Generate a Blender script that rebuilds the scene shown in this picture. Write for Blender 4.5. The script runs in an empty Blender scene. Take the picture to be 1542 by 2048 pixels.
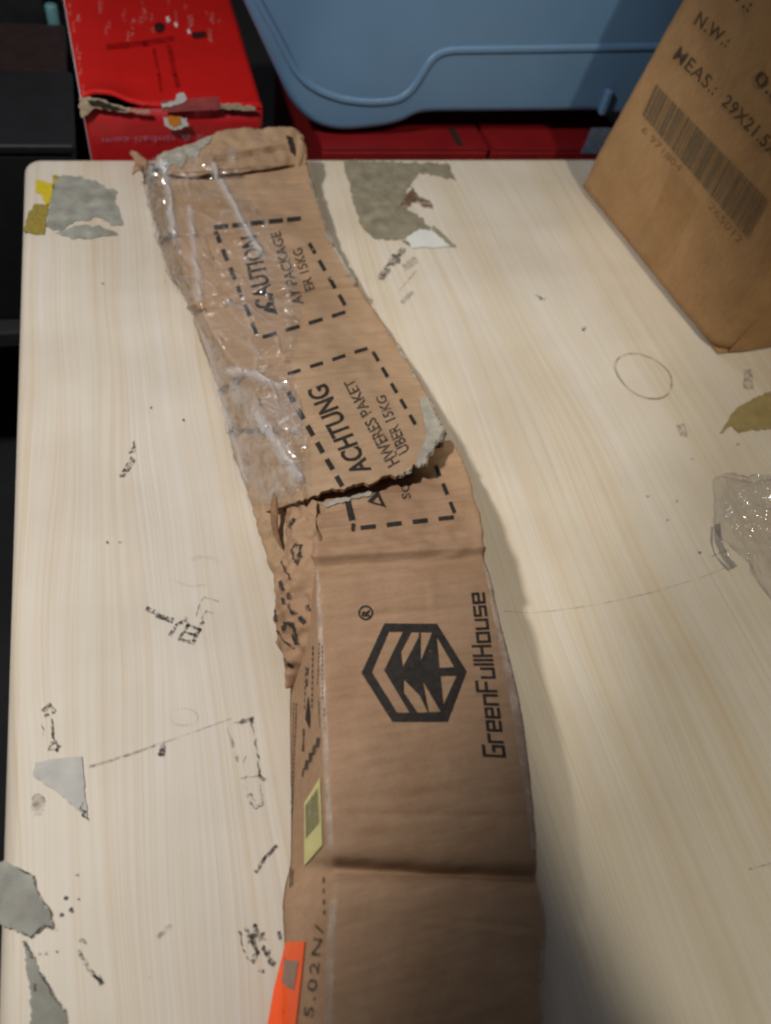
import bpy, bmesh, math, random
import numpy as np
from mathutils import Vector, Matrix, noise
from mathutils.bvhtree import BVHTree

random.seed(7)
SC = bpy.context.scene
COL = SC.collection

# ------------------------------------------------------------------ camera
# picture measured on a 1542 x 2048 grid; table top is z = 0, its grain runs along +Y
F_PX, CX, CY, CAM_H = 1540.0, 771.0, 1024.0, 0.60
d1 = np.array([100 - CX, -1300 - CY, F_PX])
d2 = np.array([-(d1[1] * (312 - CY) + F_PX * F_PX) / d1[0], 312 - CY, F_PX])
d1 /= np.linalg.norm(d1); d2 /= np.linalg.norm(d2)
dn = np.cross(d2, d1); dn /= np.linalg.norm(dn)
if dn[2] < 0: dn = -dn
ROT = np.array([d2, d1, -dn])            # camera (right, down, forward) -> world
CAM = np.array([0.0, 0.0, CAM_H])

cd = bpy.data.cameras.new('camera')
cam = bpy.data.objects.new('camera', cd); COL.objects.link(cam)
m3 = np.array([ROT[:, 0], -ROT[:, 1], -ROT[:, 2]]).T
mw = Matrix([list(m3[i]) + [CAM[i]] for i in range(3)] + [[0, 0, 0, 1]])
cam.matrix_world = mw
cd.sensor_fit = 'HORIZONTAL'; cd.sensor_width = 36.0; cd.lens = 36.0 * F_PX / 1542.0
cd.clip_start = 0.01; cd.clip_end = 60
cd.dof.use_dof = True; cd.dof.focus_distance = 0.66; cd.dof.aperture_fstop = 5.6
SC.camera = cam

# ------------------------------------------------------------------ world, lamps, exposure
w = bpy.data.worlds.new('World'); SC.world = w; w.use_nodes = True
bg = w.node_tree.nodes['Background']
bg.inputs['Color'].default_value = (0.80, 0.88, 1.0, 1); bg.inputs['Strength'].default_value = 0.055

def aim(o, at):
    o.rotation_euler = (Vector(at) - o.location).to_track_quat('-Z', 'Y').to_euler()

def spot(name, loc, at, watts, ang, blend, size, col):
    l = bpy.data.lights.new(name, 'SPOT'); l.energy = watts; l.spot_size = math.radians(ang)
    l.spot_blend = blend; l.shadow_soft_size = size; l.color = col
    o = bpy.data.objects.new(name, l); COL.objects.link(o); o.location = loc; aim(o, at); return o

def area(name, loc, at, watts, sx, sy, col):
    l = bpy.data.lights.new(name, 'AREA'); l.shape = 'RECTANGLE'; l.size = sx; l.size_y = sy
    l.energy = watts; l.color = col
    o = bpy.data.objects.new(name, l); COL.objects.link(o); o.location = loc; aim(o, at); return o

def edge_spot(name, loc, p, t, lit, half, watts, blend, size, col):
    """a spot turned so its cone edge puts shadow beyond the line through p with direction t; lit points to the bright side"""
    loc, p, t, lit = Vector(loc), Vector(p), Vector(t).normalized(), Vector(lit)
    e = p - loc; e = (e - t * e.dot(t)).normalized()
    n = lit - t * lit.dot(t); n = (n - e * n.dot(e)).normalized()
    a = math.radians(half); ax = e * math.cos(a) + n * math.sin(a)
    return spot(name, loc, loc + ax, watts, 2 * half, blend, size, col)

edge_spot('left_light', (-0.43, 0.46, 1.02), (0.15, 0.0, 0.08), (.80, .60, 0), (-.60, .80, 0), 75, 44, 0.15, 0.04, (1.0, 0.965, 0.905))  # unseen light from the left; cone edge put in to shade the near end
edge_spot('warm_fill', (0.74, -0.04, 1.35), (0.236, 0.0, 0.0), (-.20, 1.0, 0), (1.0, 0.1, 0), 76, 36, 0.032, 0.03, (1.0, 0.91, 0.70))  # added warm light; its cone edge bounds the shadow beside the carton
for i in range(4):
    area('sparkle_led', (0.35 + 0.06 * i, 1.7, 1.75), (0.5, 0.5, 0), 0.35, 0.012, 0.04, (0.95, 0.97, 1.0))  # small unseen lamps added to give the clear plastic its sparkle
for i in range(4):
    area('sparkle_led', (0.00 + 0.07 * i, 2.0, 1.75), (0.12 + .04 * i, 0.7, 0), 0.55, 0.009, 0.04, (0.95, 0.97, 1.0))
SC.view_settings.view_transform = 'Standard'; SC.view_settings.look = 'None'
SC.view_settings.exposure = 0.0; SC.view_settings.gamma = 1.0
SC.cycles.filter_width = 2.3
SC.cycles.max_bounces = 8; SC.cycles.transparent_max_bounces = 16

# ------------------------------------------------------------------ helpers
def ray(x, y):
    return ROT @ np.array([(x - CX) / F_PX, (y - CY) / F_PX, 1.0])

def P(x, y, z=0.0):
    r = ray(x, y); t = (z - CAM_H) / r[2]
    return CAM + t * r

def PV(x, y, p0, nrm):
    r = ray(x, y); nrm = np.array(nrm, float)
    return CAM + r * (np.dot(np.array(p0, float) - CAM, nrm) / np.dot(r, nrm))

def thing(name, label, cat, loc=(0, 0, 0), group=None):
    o = bpy.data.objects.new(name, None); COL.objects.link(o); o.location = loc
    o.empty_display_size = 0.02
    o['label'] = label; o['category'] = cat
    if group: o['group'] = group
    return o

def link(name, me, mat, parent=None, label=None, smooth=True, kind=None):
    o = bpy.data.objects.new(name, me); COL.objects.link(o)
    if mat: me.materials.append(mat)
    if parent:
        o.parent = parent
        par, off = parent, Vector((0, 0, 0))
        while par: off = off + par.location; par = par.parent
        o.matrix_parent_inverse = Matrix.Translation(-off)
        if parent.parent:   # sub-part: parent already sits at the world origin
            o.matrix_parent_inverse = Matrix.Identity(4)
    if label: o['label'] = label
    if kind: o['kind'] = kind
    if smooth:
        rim = me.get('rim_from', 10**9)
        for p in me.polygons: p.use_smooth = p.index < rim
        if rim < 10**9 and mat in BOARD:
            me.materials.append(M_EDGE)
            for p in me.polygons: p.material_index = 1 if p.index >= rim else 0
    return o

def from_pd(name, verts, faces):
    me = bpy.data.meshes.new(name)
    me.from_pydata([tuple(map(float, v)) for v in verts], [], faces); me.update()
    return me

def grid_faces(nu, nv, flip=False):
    fs = []
    for i in range(nu - 1):
        for j in range(nv - 1):
            a = i * nv + j; q = (a, a + 1, a + nv + 1, a + nv)
            fs.append(q[::-1] if flip else q)
    return fs

def grid_normals(G):
    du = np.gradient(G, axis=0); dv = np.gradient(G, axis=1)
    n = np.cross(du, dv); l = np.linalg.norm(n, axis=2, keepdims=True); l[l < 1e-12] = 1
    return n / l

def shell(name, G, thick, outward):
    """a sheet of board: grid G (nu,nv,3) is its outer face, thickened inwards"""
    nu, nv = G.shape[:2]; N = grid_normals(G)
    c = np.mean(np.sum(N * np.array(outward), axis=2))
    if c < 0: N = -N
    V = np.concatenate([G.reshape(-1, 3), (G - N * thick).reshape(-1, 3)])
    k = nu * nv
    f = grid_faces(nu, nv, c >= 0); F = [q[::-1] for q in f] + [tuple(x + k for x in q) for q in f]
    loop = [j for j in range(nv)] + [i * nv + nv - 1 for i in range(1, nu)] + \
           [(nu - 1) * nv + j for j in range(nv - 2, -1, -1)] + [i * nv for i in range(nu - 2, 0, -1)]
    for a, b in zip(loop, loop[1:] + loop[:1]): F.append((a, b, b + k, a + k))
    me = from_pd(name, V, F)
    bm = bmesh.new(); bm.from_mesh(me); bmesh.ops.recalc_face_normals(bm, faces=bm.faces)
    bm.to_mesh(me); bm.free()
    me['rim_from'] = 2 * len(f)
    return me

def resample(pts, n):
    pts = np.array(pts, float); d = np.r_[0, np.cumsum(np.linalg.norm(np.diff(pts[:, :2], axis=0), axis=1))]
    t = np.linspace(0, d[-1], n)
    return smooth_interp(d, pts, t)

def smooth_interp(x, Y, t):
    """monotone-ish cubic Hermite through the rows of Y at x"""
    x = np.asarray(x, float); Y = np.asarray(Y, float)
    m = np.gradient(Y, x, axis=0) if len(x) > 2 else np.repeat([(Y[1] - Y[0]) / (x[1] - x[0])], 2, 0)
    i = np.clip(np.searchsorted(x, t, 'right') - 1, 0, len(x) - 2)
    h = (x[i + 1] - x[i]); s = (t - x[i]) / h
    sh = (-1,) + (1,) * (Y.ndim - 1)
    s = s.reshape(sh); h = h.reshape(sh)
    return ((2 * s**3 - 3 * s**2 + 1) * Y[i] + (s**3 - 2 * s**2 + s) * h * m[i]
            + (-2 * s**3 + 3 * s**2) * Y[i + 1] + (s**3 - s**2) * h * m[i + 1])

def fnoise(p, sc, octv=3):
    return noise.fractal(Vector((p[0] * sc, p[1] * sc, p[2] * sc)), 1.0, 2.0, octv)

def box_bm(bm, lo, hi, mat=None):
    vs = [bm.verts.new((x, y, z)) for x in (lo[0], hi[0]) for y in (lo[1], hi[1]) for z in (lo[2], hi[2])]
    if mat is not None:
        for v in vs: v.co = mat @ v.co
    for q in ((0, 1, 3, 2), (4, 6, 7, 5), (0, 4, 5, 1), (2, 3, 7, 6), (0, 2, 6, 4), (1, 5, 7, 3)):
        bm.faces.new([vs[i] for i in q])
    return vs

def bm_mesh(name, bm, bevel=0, seg=3):
    bmesh.ops.recalc_face_normals(bm, faces=bm.faces)
    if bevel:
        bmesh.ops.bevel(bm, geom=list(bm.edges), offset=bevel, segments=seg, affect='EDGES', profile=0.5)
    me = bpy.data.meshes.new(name); bm.to_mesh(me); bm.free(); return me

def bvh_of(*objs):
    V, F = [], []
    for o in objs:
        k = len(V); V += [v.co.copy() for v in o.data.vertices]
        F += [tuple(k + i for i in p.vertices) for p in o.data.polygons]
    return BVHTree.FromPolygons(V, F)

# ---- flat print: 2-D outlines filled by a 2-D curve, laid on a surface point by point
def fill2d(splines):
    cu = bpy.data.curves.new('outline', 'CURVE'); cu.dimensions = '2D'; cu.fill_mode = 'BOTH'
    for s in splines:
        sp = cu.splines.new('POLY'); sp.points.add(len(s) - 1); sp.use_cyclic_u = True
        for p, q in zip(sp.points, s): p.co = (q[0], q[1], 0, 1)
    o = bpy.data.objects.new('outline', cu); me = bpy.data.meshes.new_from_object(o)
    bpy.data.objects.remove(o); bpy.data.curves.remove(cu)
    return me

def text2d(s, bold=0.0, space=1.0):
    cu = bpy.data.curves.new('lettering', 'FONT'); cu.body = s; cu.offset = bold; cu.space_character = space
    cu.resolution_u = 3
    o = bpy.data.objects.new('lettering', cu); me = bpy.data.meshes.new_from_object(o)
    bpy.data.objects.remove(o); bpy.data.curves.remove(cu)
    c = np.array([v.co[:2] for v in me.vertices]); lo, hi = c.min(0), c.max(0)
    for v in me.vertices:
        v.co.x = (v.co.x - lo[0]) / (hi[0] - lo[0]); v.co.y = (v.co.y - lo[1]) / (hi[1] - lo[1])
    return me

def quad_map(q):
    a, b, c, d = [np.array(p, float) for p in q]      # (0,0) (1,0) (1,1) (0,1)
    return lambda u, v: a * (1 - u) * (1 - v) + b * u * (1 - v) + c * u * v + d * (1 - u) * v

def lay(name, mes, tgt, off, mat, parent, maxlen=10.0, thick=0.0, label=None, rag=0.0, kind=None):
    """mes: list of (mesh, map 2-D -> picture point or None); tgt: BVH or a z height or (p0, normal)"""
    bm = bmesh.new()
    for me, mp in mes:
        k = len(bm.verts)
        b2 = bmesh.new(); b2.from_mesh(me)
        if mp:
            for v in b2.verts:
                q = mp(v.co.x, v.co.y); v.co.x, v.co.y = q[0], q[1]
        bmesh.ops.remove_doubles(b2, verts=b2.verts, dist=0.05)
        bmesh.ops.triangulate(b2, faces=b2.faces)
        for _ in range(5):
            es = [e for e in b2.edges if e.calc_length() > maxlen]
            if not es: break
            bmesh.ops.subdivide_edges(b2, edges=es, cuts=1)
            bmesh.ops.triangulate(b2, faces=b2.faces)
        tmp = bpy.data.meshes.new('tmp'); b2.to_mesh(tmp); b2.free(); bm.from_mesh(tmp); bpy.data.meshes.remove(tmp)
        bpy.data.meshes.remove(me)
    dead = []
    for v in bm.verts:
        x, y = v.co.x, v.co.y
        if rag:
            x += rag * noise.noise(Vector((x * .11, y * .11, 3))); y += rag * noise.noise(Vector((x * .11, y * .11, 9)))
        if isinstance(tgt, BVHTree):
            r = Vector(ray(x, y)); r.normalize()
            h, n, i, d = tgt.ray_cast(Vector(CAM), r)
            if h is None: dead.append(v); continue
            if n.dot(r) > 0: n = -n
            v.co = h + n * off
        elif isinstance(tgt, tuple):
            n = Vector(tgt[1]).normalized(); v.co = Vector(PV(x, y, tgt[0], tgt[1])) + n * off
        else:
            v.co = Vector(P(x, y, tgt + off))
    if dead: bmesh.ops.delete(bm, geom=dead, context='VERTS')
    bm.normal_update()
    for f in bm.faces:
        if f.normal.dot(Vector(CAM) - f.calc_center_median()) < 0: f.normal_flip()
    if thick:
        r = bmesh.ops.extrude_face_region(bm, geom=list(bm.faces))
        bm.normal_update()
        for e in r['geom']:
            if isinstance(e, bmesh.types.BMVert): e.co += e.normal * thick
    me = bpy.data.meshes.new(name); bm.to_mesh(me); bm.free()
    return link(name, me, mat, parent, label, smooth=False, kind=kind)

def dashes(p0, p1, n, fill=0.6, w=8.0, w1=None):
    """a dashed line as filled quads in picture points"""
    out = []; p0 = np.array(p0, float); p1 = np.array(p1, float); d = p1 - p0
    L = np.linalg.norm(d); t = d / L; nn = np.array([-t[1], t[0]])
    for i in range(n):
        a = p0 + d * ((i + .5 - fill / 2) / n); b = p0 + d * ((i + .5 + fill / 2) / n)
        ww = (w if w1 is None else w + (w1 - w) * i / max(1, n - 1)) / 2
        out.append([a - nn * ww, b - nn * ww, b + nn * ww, a + nn * ww])
    return out

def stroke(pts, w):
    w = w * 1.25
    """a pen stroke as separate quads (overlapping joints are extended)"""
    out = []
    for a, b in zip(pts, pts[1:]):
        a = np.array(a, float); b = np.array(b, float); t = b - a; L = np.linalg.norm(t)
        if L < 1e-6: continue
        t /= L; nn = np.array([-t[1], t[0]]) * w / 2
        out.append([a - nn - t * w * .4, b - nn + t * w * .4, b + nn + t * w * .4, a + nn - t * w * .4])
    return out

def polys(lst):
    """quads as one mesh, each lifted a hair so overlaps never share a plane once laid"""
    V, Fc = [], []
    for q in lst:
        k = len(V); V += [(p[0], p[1], 0) for p in q]; Fc.append(tuple(range(k, k + len(q))))
    return from_pd('marks', V, Fc)

def torn(pts, step=6.0, amp=2.5, seed=0, keep=()):
    """outline with a ragged, torn edge"""
    rnd = random.Random(seed); out = []
    n = len(pts)
    for i in range(n):
        a = np.array(pts[i], float); b = np.array(pts[(i + 1) % n], float)
        L = np.linalg.norm(b - a); k = max(1, int(L / step)); nn = np.array([-(b - a)[1], (b - a)[0]]) / max(L, 1e-6)
        for j in range(k):
            am = 0.15 if i in keep else 1.0
            out.append(a + (b - a) * j / k + nn * amp * am * rnd.uniform(-1, 1) * (0.4 if j == 0 else 1))
    return out

# ------------------------------------------------------------------ materials
def mat(name, base, rough=0.6, var=0.12, vscale=(30, 30, 30), bump=0.0, bscale=400.0, spec=0.4, base2=None, metallic=0,
        alpha_noise=None, coat=0.0):
    m = bpy.data.materials.new(name); m.use_nodes = True
    nt = m.node_tree; b = nt.nodes['Principled BSDF']
    tc = nt.nodes.new('ShaderNodeTexCoord'); mp = nt.nodes.new('ShaderNodeMapping')
    nt.links.new(tc.outputs['Object'], mp.inputs['Vector']); mp.inputs['Scale'].default_value = vscale
    nz = nt.nodes.new('ShaderNodeTexNoise'); nz.inputs['Scale'].default_value = 1.0
    nz.inputs['Detail'].default_value = 6; nz.inputs['Roughness'].default_value = 0.6
    nt.links.new(mp.outputs['Vector'], nz.inputs['Vector'])
    cr = nt.nodes.new('ShaderNodeValToRGB')
    b2 = base2 or tuple(min(1, c * (1 + var)) for c in base)
    b1 = base if base2 else tuple(c * (1 - var) for c in base)
    cr.color_ramp.elements[0].color = (*b1, 1); cr.color_ramp.elements[1].color = (*b2, 1)
    cr.color_ramp.elements[0].position = 0.3; cr.color_ramp.elements[1].position = 0.7
    nt.links.new(nz.outputs['Fac'], cr.inputs['Fac']); nt.links.new(cr.outputs['Color'], b.inputs['Base Color'])
    b.inputs['Roughness'].default_value = rough; b.inputs['Specular IOR Level'].default_value = spec
    b.inputs['Metallic'].default_value = metallic; b.inputs['Coat Weight'].default_value = coat
    if bump:
        n2 = nt.nodes.new('ShaderNodeTexNoise'); n2.inputs['Scale'].default_value = bscale; n2.inputs['Detail'].default_value = 3
        nt.links.new(tc.outputs['Object'], n2.inputs['Vector'])
        bp = nt.nodes.new('ShaderNodeBump'); bp.inputs['Strength'].default_value = bump; bp.inputs['Distance'].default_value = 0.001
        nt.links.new(n2.outputs['Fac'], bp.inputs['Height']); nt.links.new(bp.outputs['Normal'], b.inputs['Normal'])
    if alpha_noise:
        sc, lo, hi, amin, amax = alpha_noise
        n3 = nt.nodes.new('ShaderNodeTexNoise'); n3.inputs['Scale'].default_value = sc; n3.inputs['Detail'].default_value = 5
        nt.links.new(tc.outputs['Object'], n3.inputs['Vector'])
        mr = nt.nodes.new('ShaderNodeMapRange'); mr.inputs['From Min'].default_value = lo; mr.inputs['From Max'].default_value = hi
        mr.inputs['To Min'].default_value = amin; mr.inputs['To Max'].default_value = amax
        nt.links.new(n3.outputs['Fac'], mr.inputs['Value']); nt.links.new(mr.outputs['Result'], b.inputs['Alpha'])
    return m

def kraft_mat(name, base, seed=0.0, mott=0.21):
    m = bpy.data.materials.new(name); m.use_nodes = True
    nt = m.node_tree; b = nt.nodes['Principled BSDF']; L = nt.links.new
    tc = nt.nodes.new('ShaderNodeTexCoord')
    def nz(scale, stretch, det, off):
        mp = nt.nodes.new('ShaderNodeMapping'); mp.inputs['Scale'].default_value = stretch
        mp.inputs['Location'].default_value = (off, off * .7, seed); mp.inputs['Rotation'].default_value = (0, 0, 0.17)
        L(tc.outputs['Object'], mp.inputs['Vector'])
        n = nt.nodes.new('ShaderNodeTexNoise'); n.inputs['Scale'].default_value = scale; n.inputs['Detail'].default_value = det
        n.inputs['Roughness'].default_value = 0.65
        L(mp.outputs['Vector'], n.inputs['Vector']); return n
    big = nz(14, (1, 1, 1), 5, 0); flute = nz(90, (0.25, 2.2, 1), 3, 3); fib = nz(900, (1, .35, 1), 4, 5)
    cr = nt.nodes.new('ShaderNodeValToRGB')
    cr.color_ramp.elements[0].position = .3; cr.color_ramp.elements[1].position = .72
    cr.color_ramp.elements[0].color = (base[0] * (1 - mott), base[1] * (1 - mott * 1.25), base[2] * (1 - mott * 1.6), 1)
    cr.color_ramp.elements[1].color = (min(1, base[0] * (1 + mott)), min(1, base[1] * (1 + mott * 1.1)), min(1, base[2] * (1 + mott * 1.3)), 1)
    ad = nt.nodes.new('ShaderNodeMath'); ad.operation = 'MULTIPLY_ADD'; ad.inputs[1].default_value = .35; L(fib.outputs['Fac'], ad.inputs[0])
    a2 = nt.nodes.new('ShaderNodeMath'); a2.operation = 'MULTIPLY_ADD'; a2.inputs[1].default_value = .6; L(big.outputs['Fac'], a2.inputs[0]); L(ad.outputs[0], a2.inputs[2])
    ad.inputs[2].default_value = 0.02
    a3 = nt.nodes.new('ShaderNodeMath'); a3.operation = 'MULTIPLY_ADD'; a3.inputs[1].default_value = .45; L(flute.outputs['Fac'], a3.inputs[0]); L(a2.outputs[0], a3.inputs[2])
    a4 = nt.nodes.new('ShaderNodeMath'); a4.operation = 'SUBTRACT'; a4.inputs[1].default_value = .21; L(a3.outputs[0], a4.inputs[0])
    L(a4.outputs[0], cr.inputs['Fac']); L(cr.outputs['Color'], b.inputs['Base Color'])
    b.inputs['Roughness'].default_value = .72; b.inputs['Specular IOR Level'].default_value = .25
    s = nt.nodes.new('ShaderNodeMath'); s.operation = 'MULTIPLY_ADD'; s.inputs[1].default_value = .5
    L(flute.outputs['Fac'], s.inputs[0]); L(fib.outputs['Fac'], s.inputs[2])
    bp = nt.nodes.new('ShaderNodeBump'); bp.inputs['Strength'].default_value = .22; bp.inputs['Distance'].default_value = .0012
    L(s.outputs[0], bp.inputs['Height']); L(bp.outputs['Normal'], b.inputs['Normal'])
    return m

def wood_mat():
    m = bpy.data.materials.new('pine'); m.use_nodes = True
    nt = m.node_tree; b = nt.nodes['Principled BSDF']; L = nt.links.new
    tc = nt.nodes.new('ShaderNodeTexCoord')
    # gentle waviness of the grain, then rings stretched along Y
    mpw = nt.nodes.new('ShaderNodeMapping'); mpw.inputs['Scale'].default_value = (5, 1.3, 1); L(tc.outputs['Object'], mpw.inputs['Vector'])
    nw = nt.nodes.new('ShaderNodeTexNoise'); nw.inputs['Scale'].default_value = 1; nw.inputs['Detail'].default_value = 2
    L(mpw.outputs['Vector'], nw.inputs['Vector'])
    sep = nt.nodes.new('ShaderNodeSeparateXYZ'); L(tc.outputs['Object'], sep.inputs[0])
    dx = nt.nodes.new('ShaderNodeMath'); dx.operation = 'MULTIPLY_ADD'; dx.inputs[1].default_value = 0.075
    L(nw.outputs['Fac'], dx.inputs[0]); L(sep.outputs['X'], dx.inputs[2])
    def band(freq, ys, det, seed):
        cx = nt.nodes.new('ShaderNodeMath'); cx.operation = 'MULTIPLY'; cx.inputs[1].default_value = freq; L(dx.outputs[0], cx.inputs[0])
        cy = nt.nodes.new('ShaderNodeMath'); cy.operation = 'MULTIPLY'; cy.inputs[1].default_value = ys; L(sep.outputs['Y'], cy.inputs[0])
        cb = nt.nodes.new('ShaderNodeCombineXYZ'); L(cx.outputs[0], cb.inputs[0]); L(cy.outputs[0], cb.inputs[1]); cb.inputs[2].default_value = seed
        n = nt.nodes.new('ShaderNodeTexNoise'); n.inputs['Scale'].default_value = 1; n.inputs['Detail'].default_value = det
        n.inputs['Roughness'].default_value = .55; L(cb.outputs[0], n.inputs['Vector']); return n
    rings = band(190, 0.35, 3, 1.0); fine = band(520, 3.0, 3, 4.0); tone = band(9, 0.35, 2, 8.0)
    def ramp(src, c0, c1, p0, p1):
        r = nt.nodes.new('ShaderNodeValToRGB'); r.color_ramp.elements[0].position = p0; r.color_ramp.elements[1].position = p1
        r.color_ramp.elements[0].color = (*c0, 1); r.color_ramp.elements[1].color = (*c1, 1); L(src, r.inputs['Fac']); return r
    r_t = ramp(tone.outputs['Fac'], (.632, .592, .548), (.61, .548, .468), .38, .66)
    r_r = ramp(rings.outputs['Fac'], (1, 1, 1), (.955, .905, .83), .46, .74)
    r_f = ramp(fine.outputs['Fac'], (1.0, 1.0, 1.0), (.90, .87, .82), .4, .75)
    mottle = nt.nodes.new('ShaderNodeTexNoise'); mottle.inputs['Scale'].default_value = 7; mottle.inputs['Detail'].default_value = 6
    L(tc.outputs['Object'], mottle.inputs['Vector'])
    r_m = ramp(mottle.outputs['Fac'], (.90, .875, .835), (1.03, 1.02, 1.0), .30, .66)
    def mul(a, c):
        x = nt.nodes.new('ShaderNodeMix'); x.data_type = 'RGBA'; x.blend_type = 'MULTIPLY'; x.inputs[0].default_value = 1
        L(a, x.inputs[6]); L(c, x.inputs[7]); return x.outputs[2]
    mid = band(38, 0.6, 3, 12.0); r_s = ramp(mid.outputs['Fac'], (1.02, 1.02, 1.02), (.98, .945, .88), .42, .70)
    c = mul(r_s.outputs[0], mul(mul(mul(r_t.outputs[0], r_r.outputs[0]), r_f.outputs[0]), r_m.outputs[0]))
    L(c, b.inputs['Base Color']); b.inputs['Roughness'].default_value = .48; b.inputs['Specular IOR Level'].default_value = .3
    bp = nt.nodes.new('ShaderNodeBump'); bp.inputs['Strength'].default_value = .12; bp.inputs['Distance'].default_value = .0006
    L(fine.outputs['Fac'], bp.inputs['Height']); L(bp.outputs['Normal'], b.inputs['Normal'])
    return m

def film_mat(name, gloss, haze, rough=0.06, tint=(1, 1, 1)):
    m = bpy.data.materials.new(name); m.use_nodes = True
    nt = m.node_tree; L = nt.links.new; nt.nodes.clear()
    out = nt.nodes.new('ShaderNodeOutputMaterial')
    tr = nt.nodes.new('ShaderNodeBsdfTransparent'); tr.inputs['Color'].default_value = (*tint, 1)
    gl = nt.nodes.new('ShaderNodeBsdfGlossy'); gl.inputs['Roughness'].default_value = rough
    df = nt.nodes.new('ShaderNodeBsdfDiffuse'); df.inputs['Color'].default_value = (.88, .88, .90, 1)
    fr0 = nt.nodes.new('ShaderNodeLayerWeight'); fr0.inputs['Blend'].default_value = .5
    fr = nt.nodes.new('ShaderNodeMath'); fr.operation = 'POWER'; fr.inputs[1].default_value = 4.0; L(fr0.outputs['Facing'], fr.inputs[0])
    sc = nt.nodes.new('ShaderNodeMath'); sc.operation = 'MULTIPLY_ADD'; sc.inputs[1].default_value = .45; sc.inputs[2].default_value = gloss
    L(fr.outputs[0], sc.inputs[0])
    nz = nt.nodes.new('ShaderNodeTexNoise'); nz.inputs['Scale'].default_value = 26; nz.inputs['Detail'].default_value = 4
    tc = nt.nodes.new('ShaderNodeTexCoord'); L(tc.outputs['Object'], nz.inputs['Vector'])
    mr = nt.nodes.new('ShaderNodeMapRange'); mr.inputs['From Min'].default_value = .45; mr.inputs['From Max'].default_value = .75
    mr.inputs['To Max'].default_value = haze; L(nz.outputs['Fac'], mr.inputs['Value'])
    at = nt.nodes.new('ShaderNodeAttribute'); at.attribute_name = 'fold_white'
    hz = nt.nodes.new('ShaderNodeMath'); hz.operation = 'MULTIPLY_ADD'; hz.use_clamp = True; hz.inputs[1].default_value = .62; L(at.outputs['Fac'], hz.inputs[0]); L(mr.outputs[0], hz.inputs[2])  # folds whitened; their highlights are painted in as white haze
    m1 = nt.nodes.new('ShaderNodeMixShader'); L(hz.outputs[0], m1.inputs[0]); L(tr.outputs[0], m1.inputs[1]); L(df.outputs[0], m1.inputs[2])
    m2 = nt.nodes.new('ShaderNodeMixShader'); L(sc.outputs[0], m2.inputs[0]); L(m1.outputs[0], m2.inputs[1]); L(gl.outputs[0], m2.inputs[2])
    n2 = nt.nodes.new('ShaderNodeTexNoise'); n2.inputs['Scale'].default_value = 120; n2.inputs['Detail'].default_value = 3; n2.inputs['Distortion'].default_value = .6
    L(tc.outputs['Object'], n2.inputs['Vector'])
    bp = nt.nodes.new('ShaderNodeBump'); bp.inputs['Strength'].default_value = .35; bp.inputs['Distance'].default_value = .002
    L(n2.outputs['Fac'], bp.inputs['Height']); L(bp.outputs['Normal'], gl.inputs['Normal'])
    L(m2.outputs[0], out.inputs['Surface'])
    return m

M_WOOD = wood_mat()
M_KRAFT = kraft_mat('kraft_board', (.365, .228, .140), 0)
M_KRAFT2 = kraft_mat('kraft_board_flattened', (.395, .262, .163), 4)
M_KRAFT3 = kraft_mat('kraft_board_ochre', (.36, .212, .098), 9, .18)
M_PLY = mat('torn_grey_ply', (.36, .33, .28), .9, .25, (90, 90, 90), .3, 500)
M_EDGE = mat('board_core', (.24, .135, .07), .9, .3, (300, 300, 300), .4, 700)
BOARD = (M_KRAFT, M_KRAFT2, M_PLY)
M_INK = mat('black_print', (.034, .029, .026), .75, .3, (200, 200, 200), spec=.15, alpha_noise=(260, .26, .42, .45, .97))
M_INK2 = mat('thin_print', (.05, .042, .036), .8, .3, (200, 200, 200), spec=.15, alpha_noise=(300, .3, .55, .2, .8))
M_INKG = mat('brown_grey_print', (.075, .055, .035), .8, .2, (150, 150, 150), spec=.15, alpha_noise=(120, .25, .6, .6, .9))
M_RESIDUE = mat('ink_residue', (.055, .052, .047), .8, .3, (300, 300, 300), spec=.1, alpha_noise=(300, .36, .62, .0, .82))
M_WEAK = mat('worn_outline', (.075, .068, .058), .8, .3, (300, 300, 300), spec=.1, alpha_noise=(150, .40, .68, .0, .72))
M_FAINT = mat('faint_residue', (.10, .09, .075), .8, .2, (200, 200, 200), spec=.1, alpha_noise=(220, .35, .7, .03, .45))
M_STAIN = mat('brown_stain', (.30, .19, .09), .8, .2, (100, 100, 100), spec=.1, alpha_noise=(70, .35, .75, .0, .14))

# ------------------------------------------------------------------ setting
bm = bmesh.new(); box_bm(bm, (-4, -3, -.80), (5, 5, -.75))
fl = link('floor', bm_mesh('floor', bm), mat('dark_concrete', (.022, .022, .026), .9, .3, (5, 5, 5)), smooth=False); fl['kind'] = 'structure'
bm = bmesh.new(); box_bm(bm, (-4, 3.0, -.75), (5, 3.1, 2.6))
wl = link('wall', bm_mesh('wall', bm), mat('dark_wall', (.03, .03, .036), .9, .3, (3, 3, 3)), smooth=False); wl['kind'] = 'structure'

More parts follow.
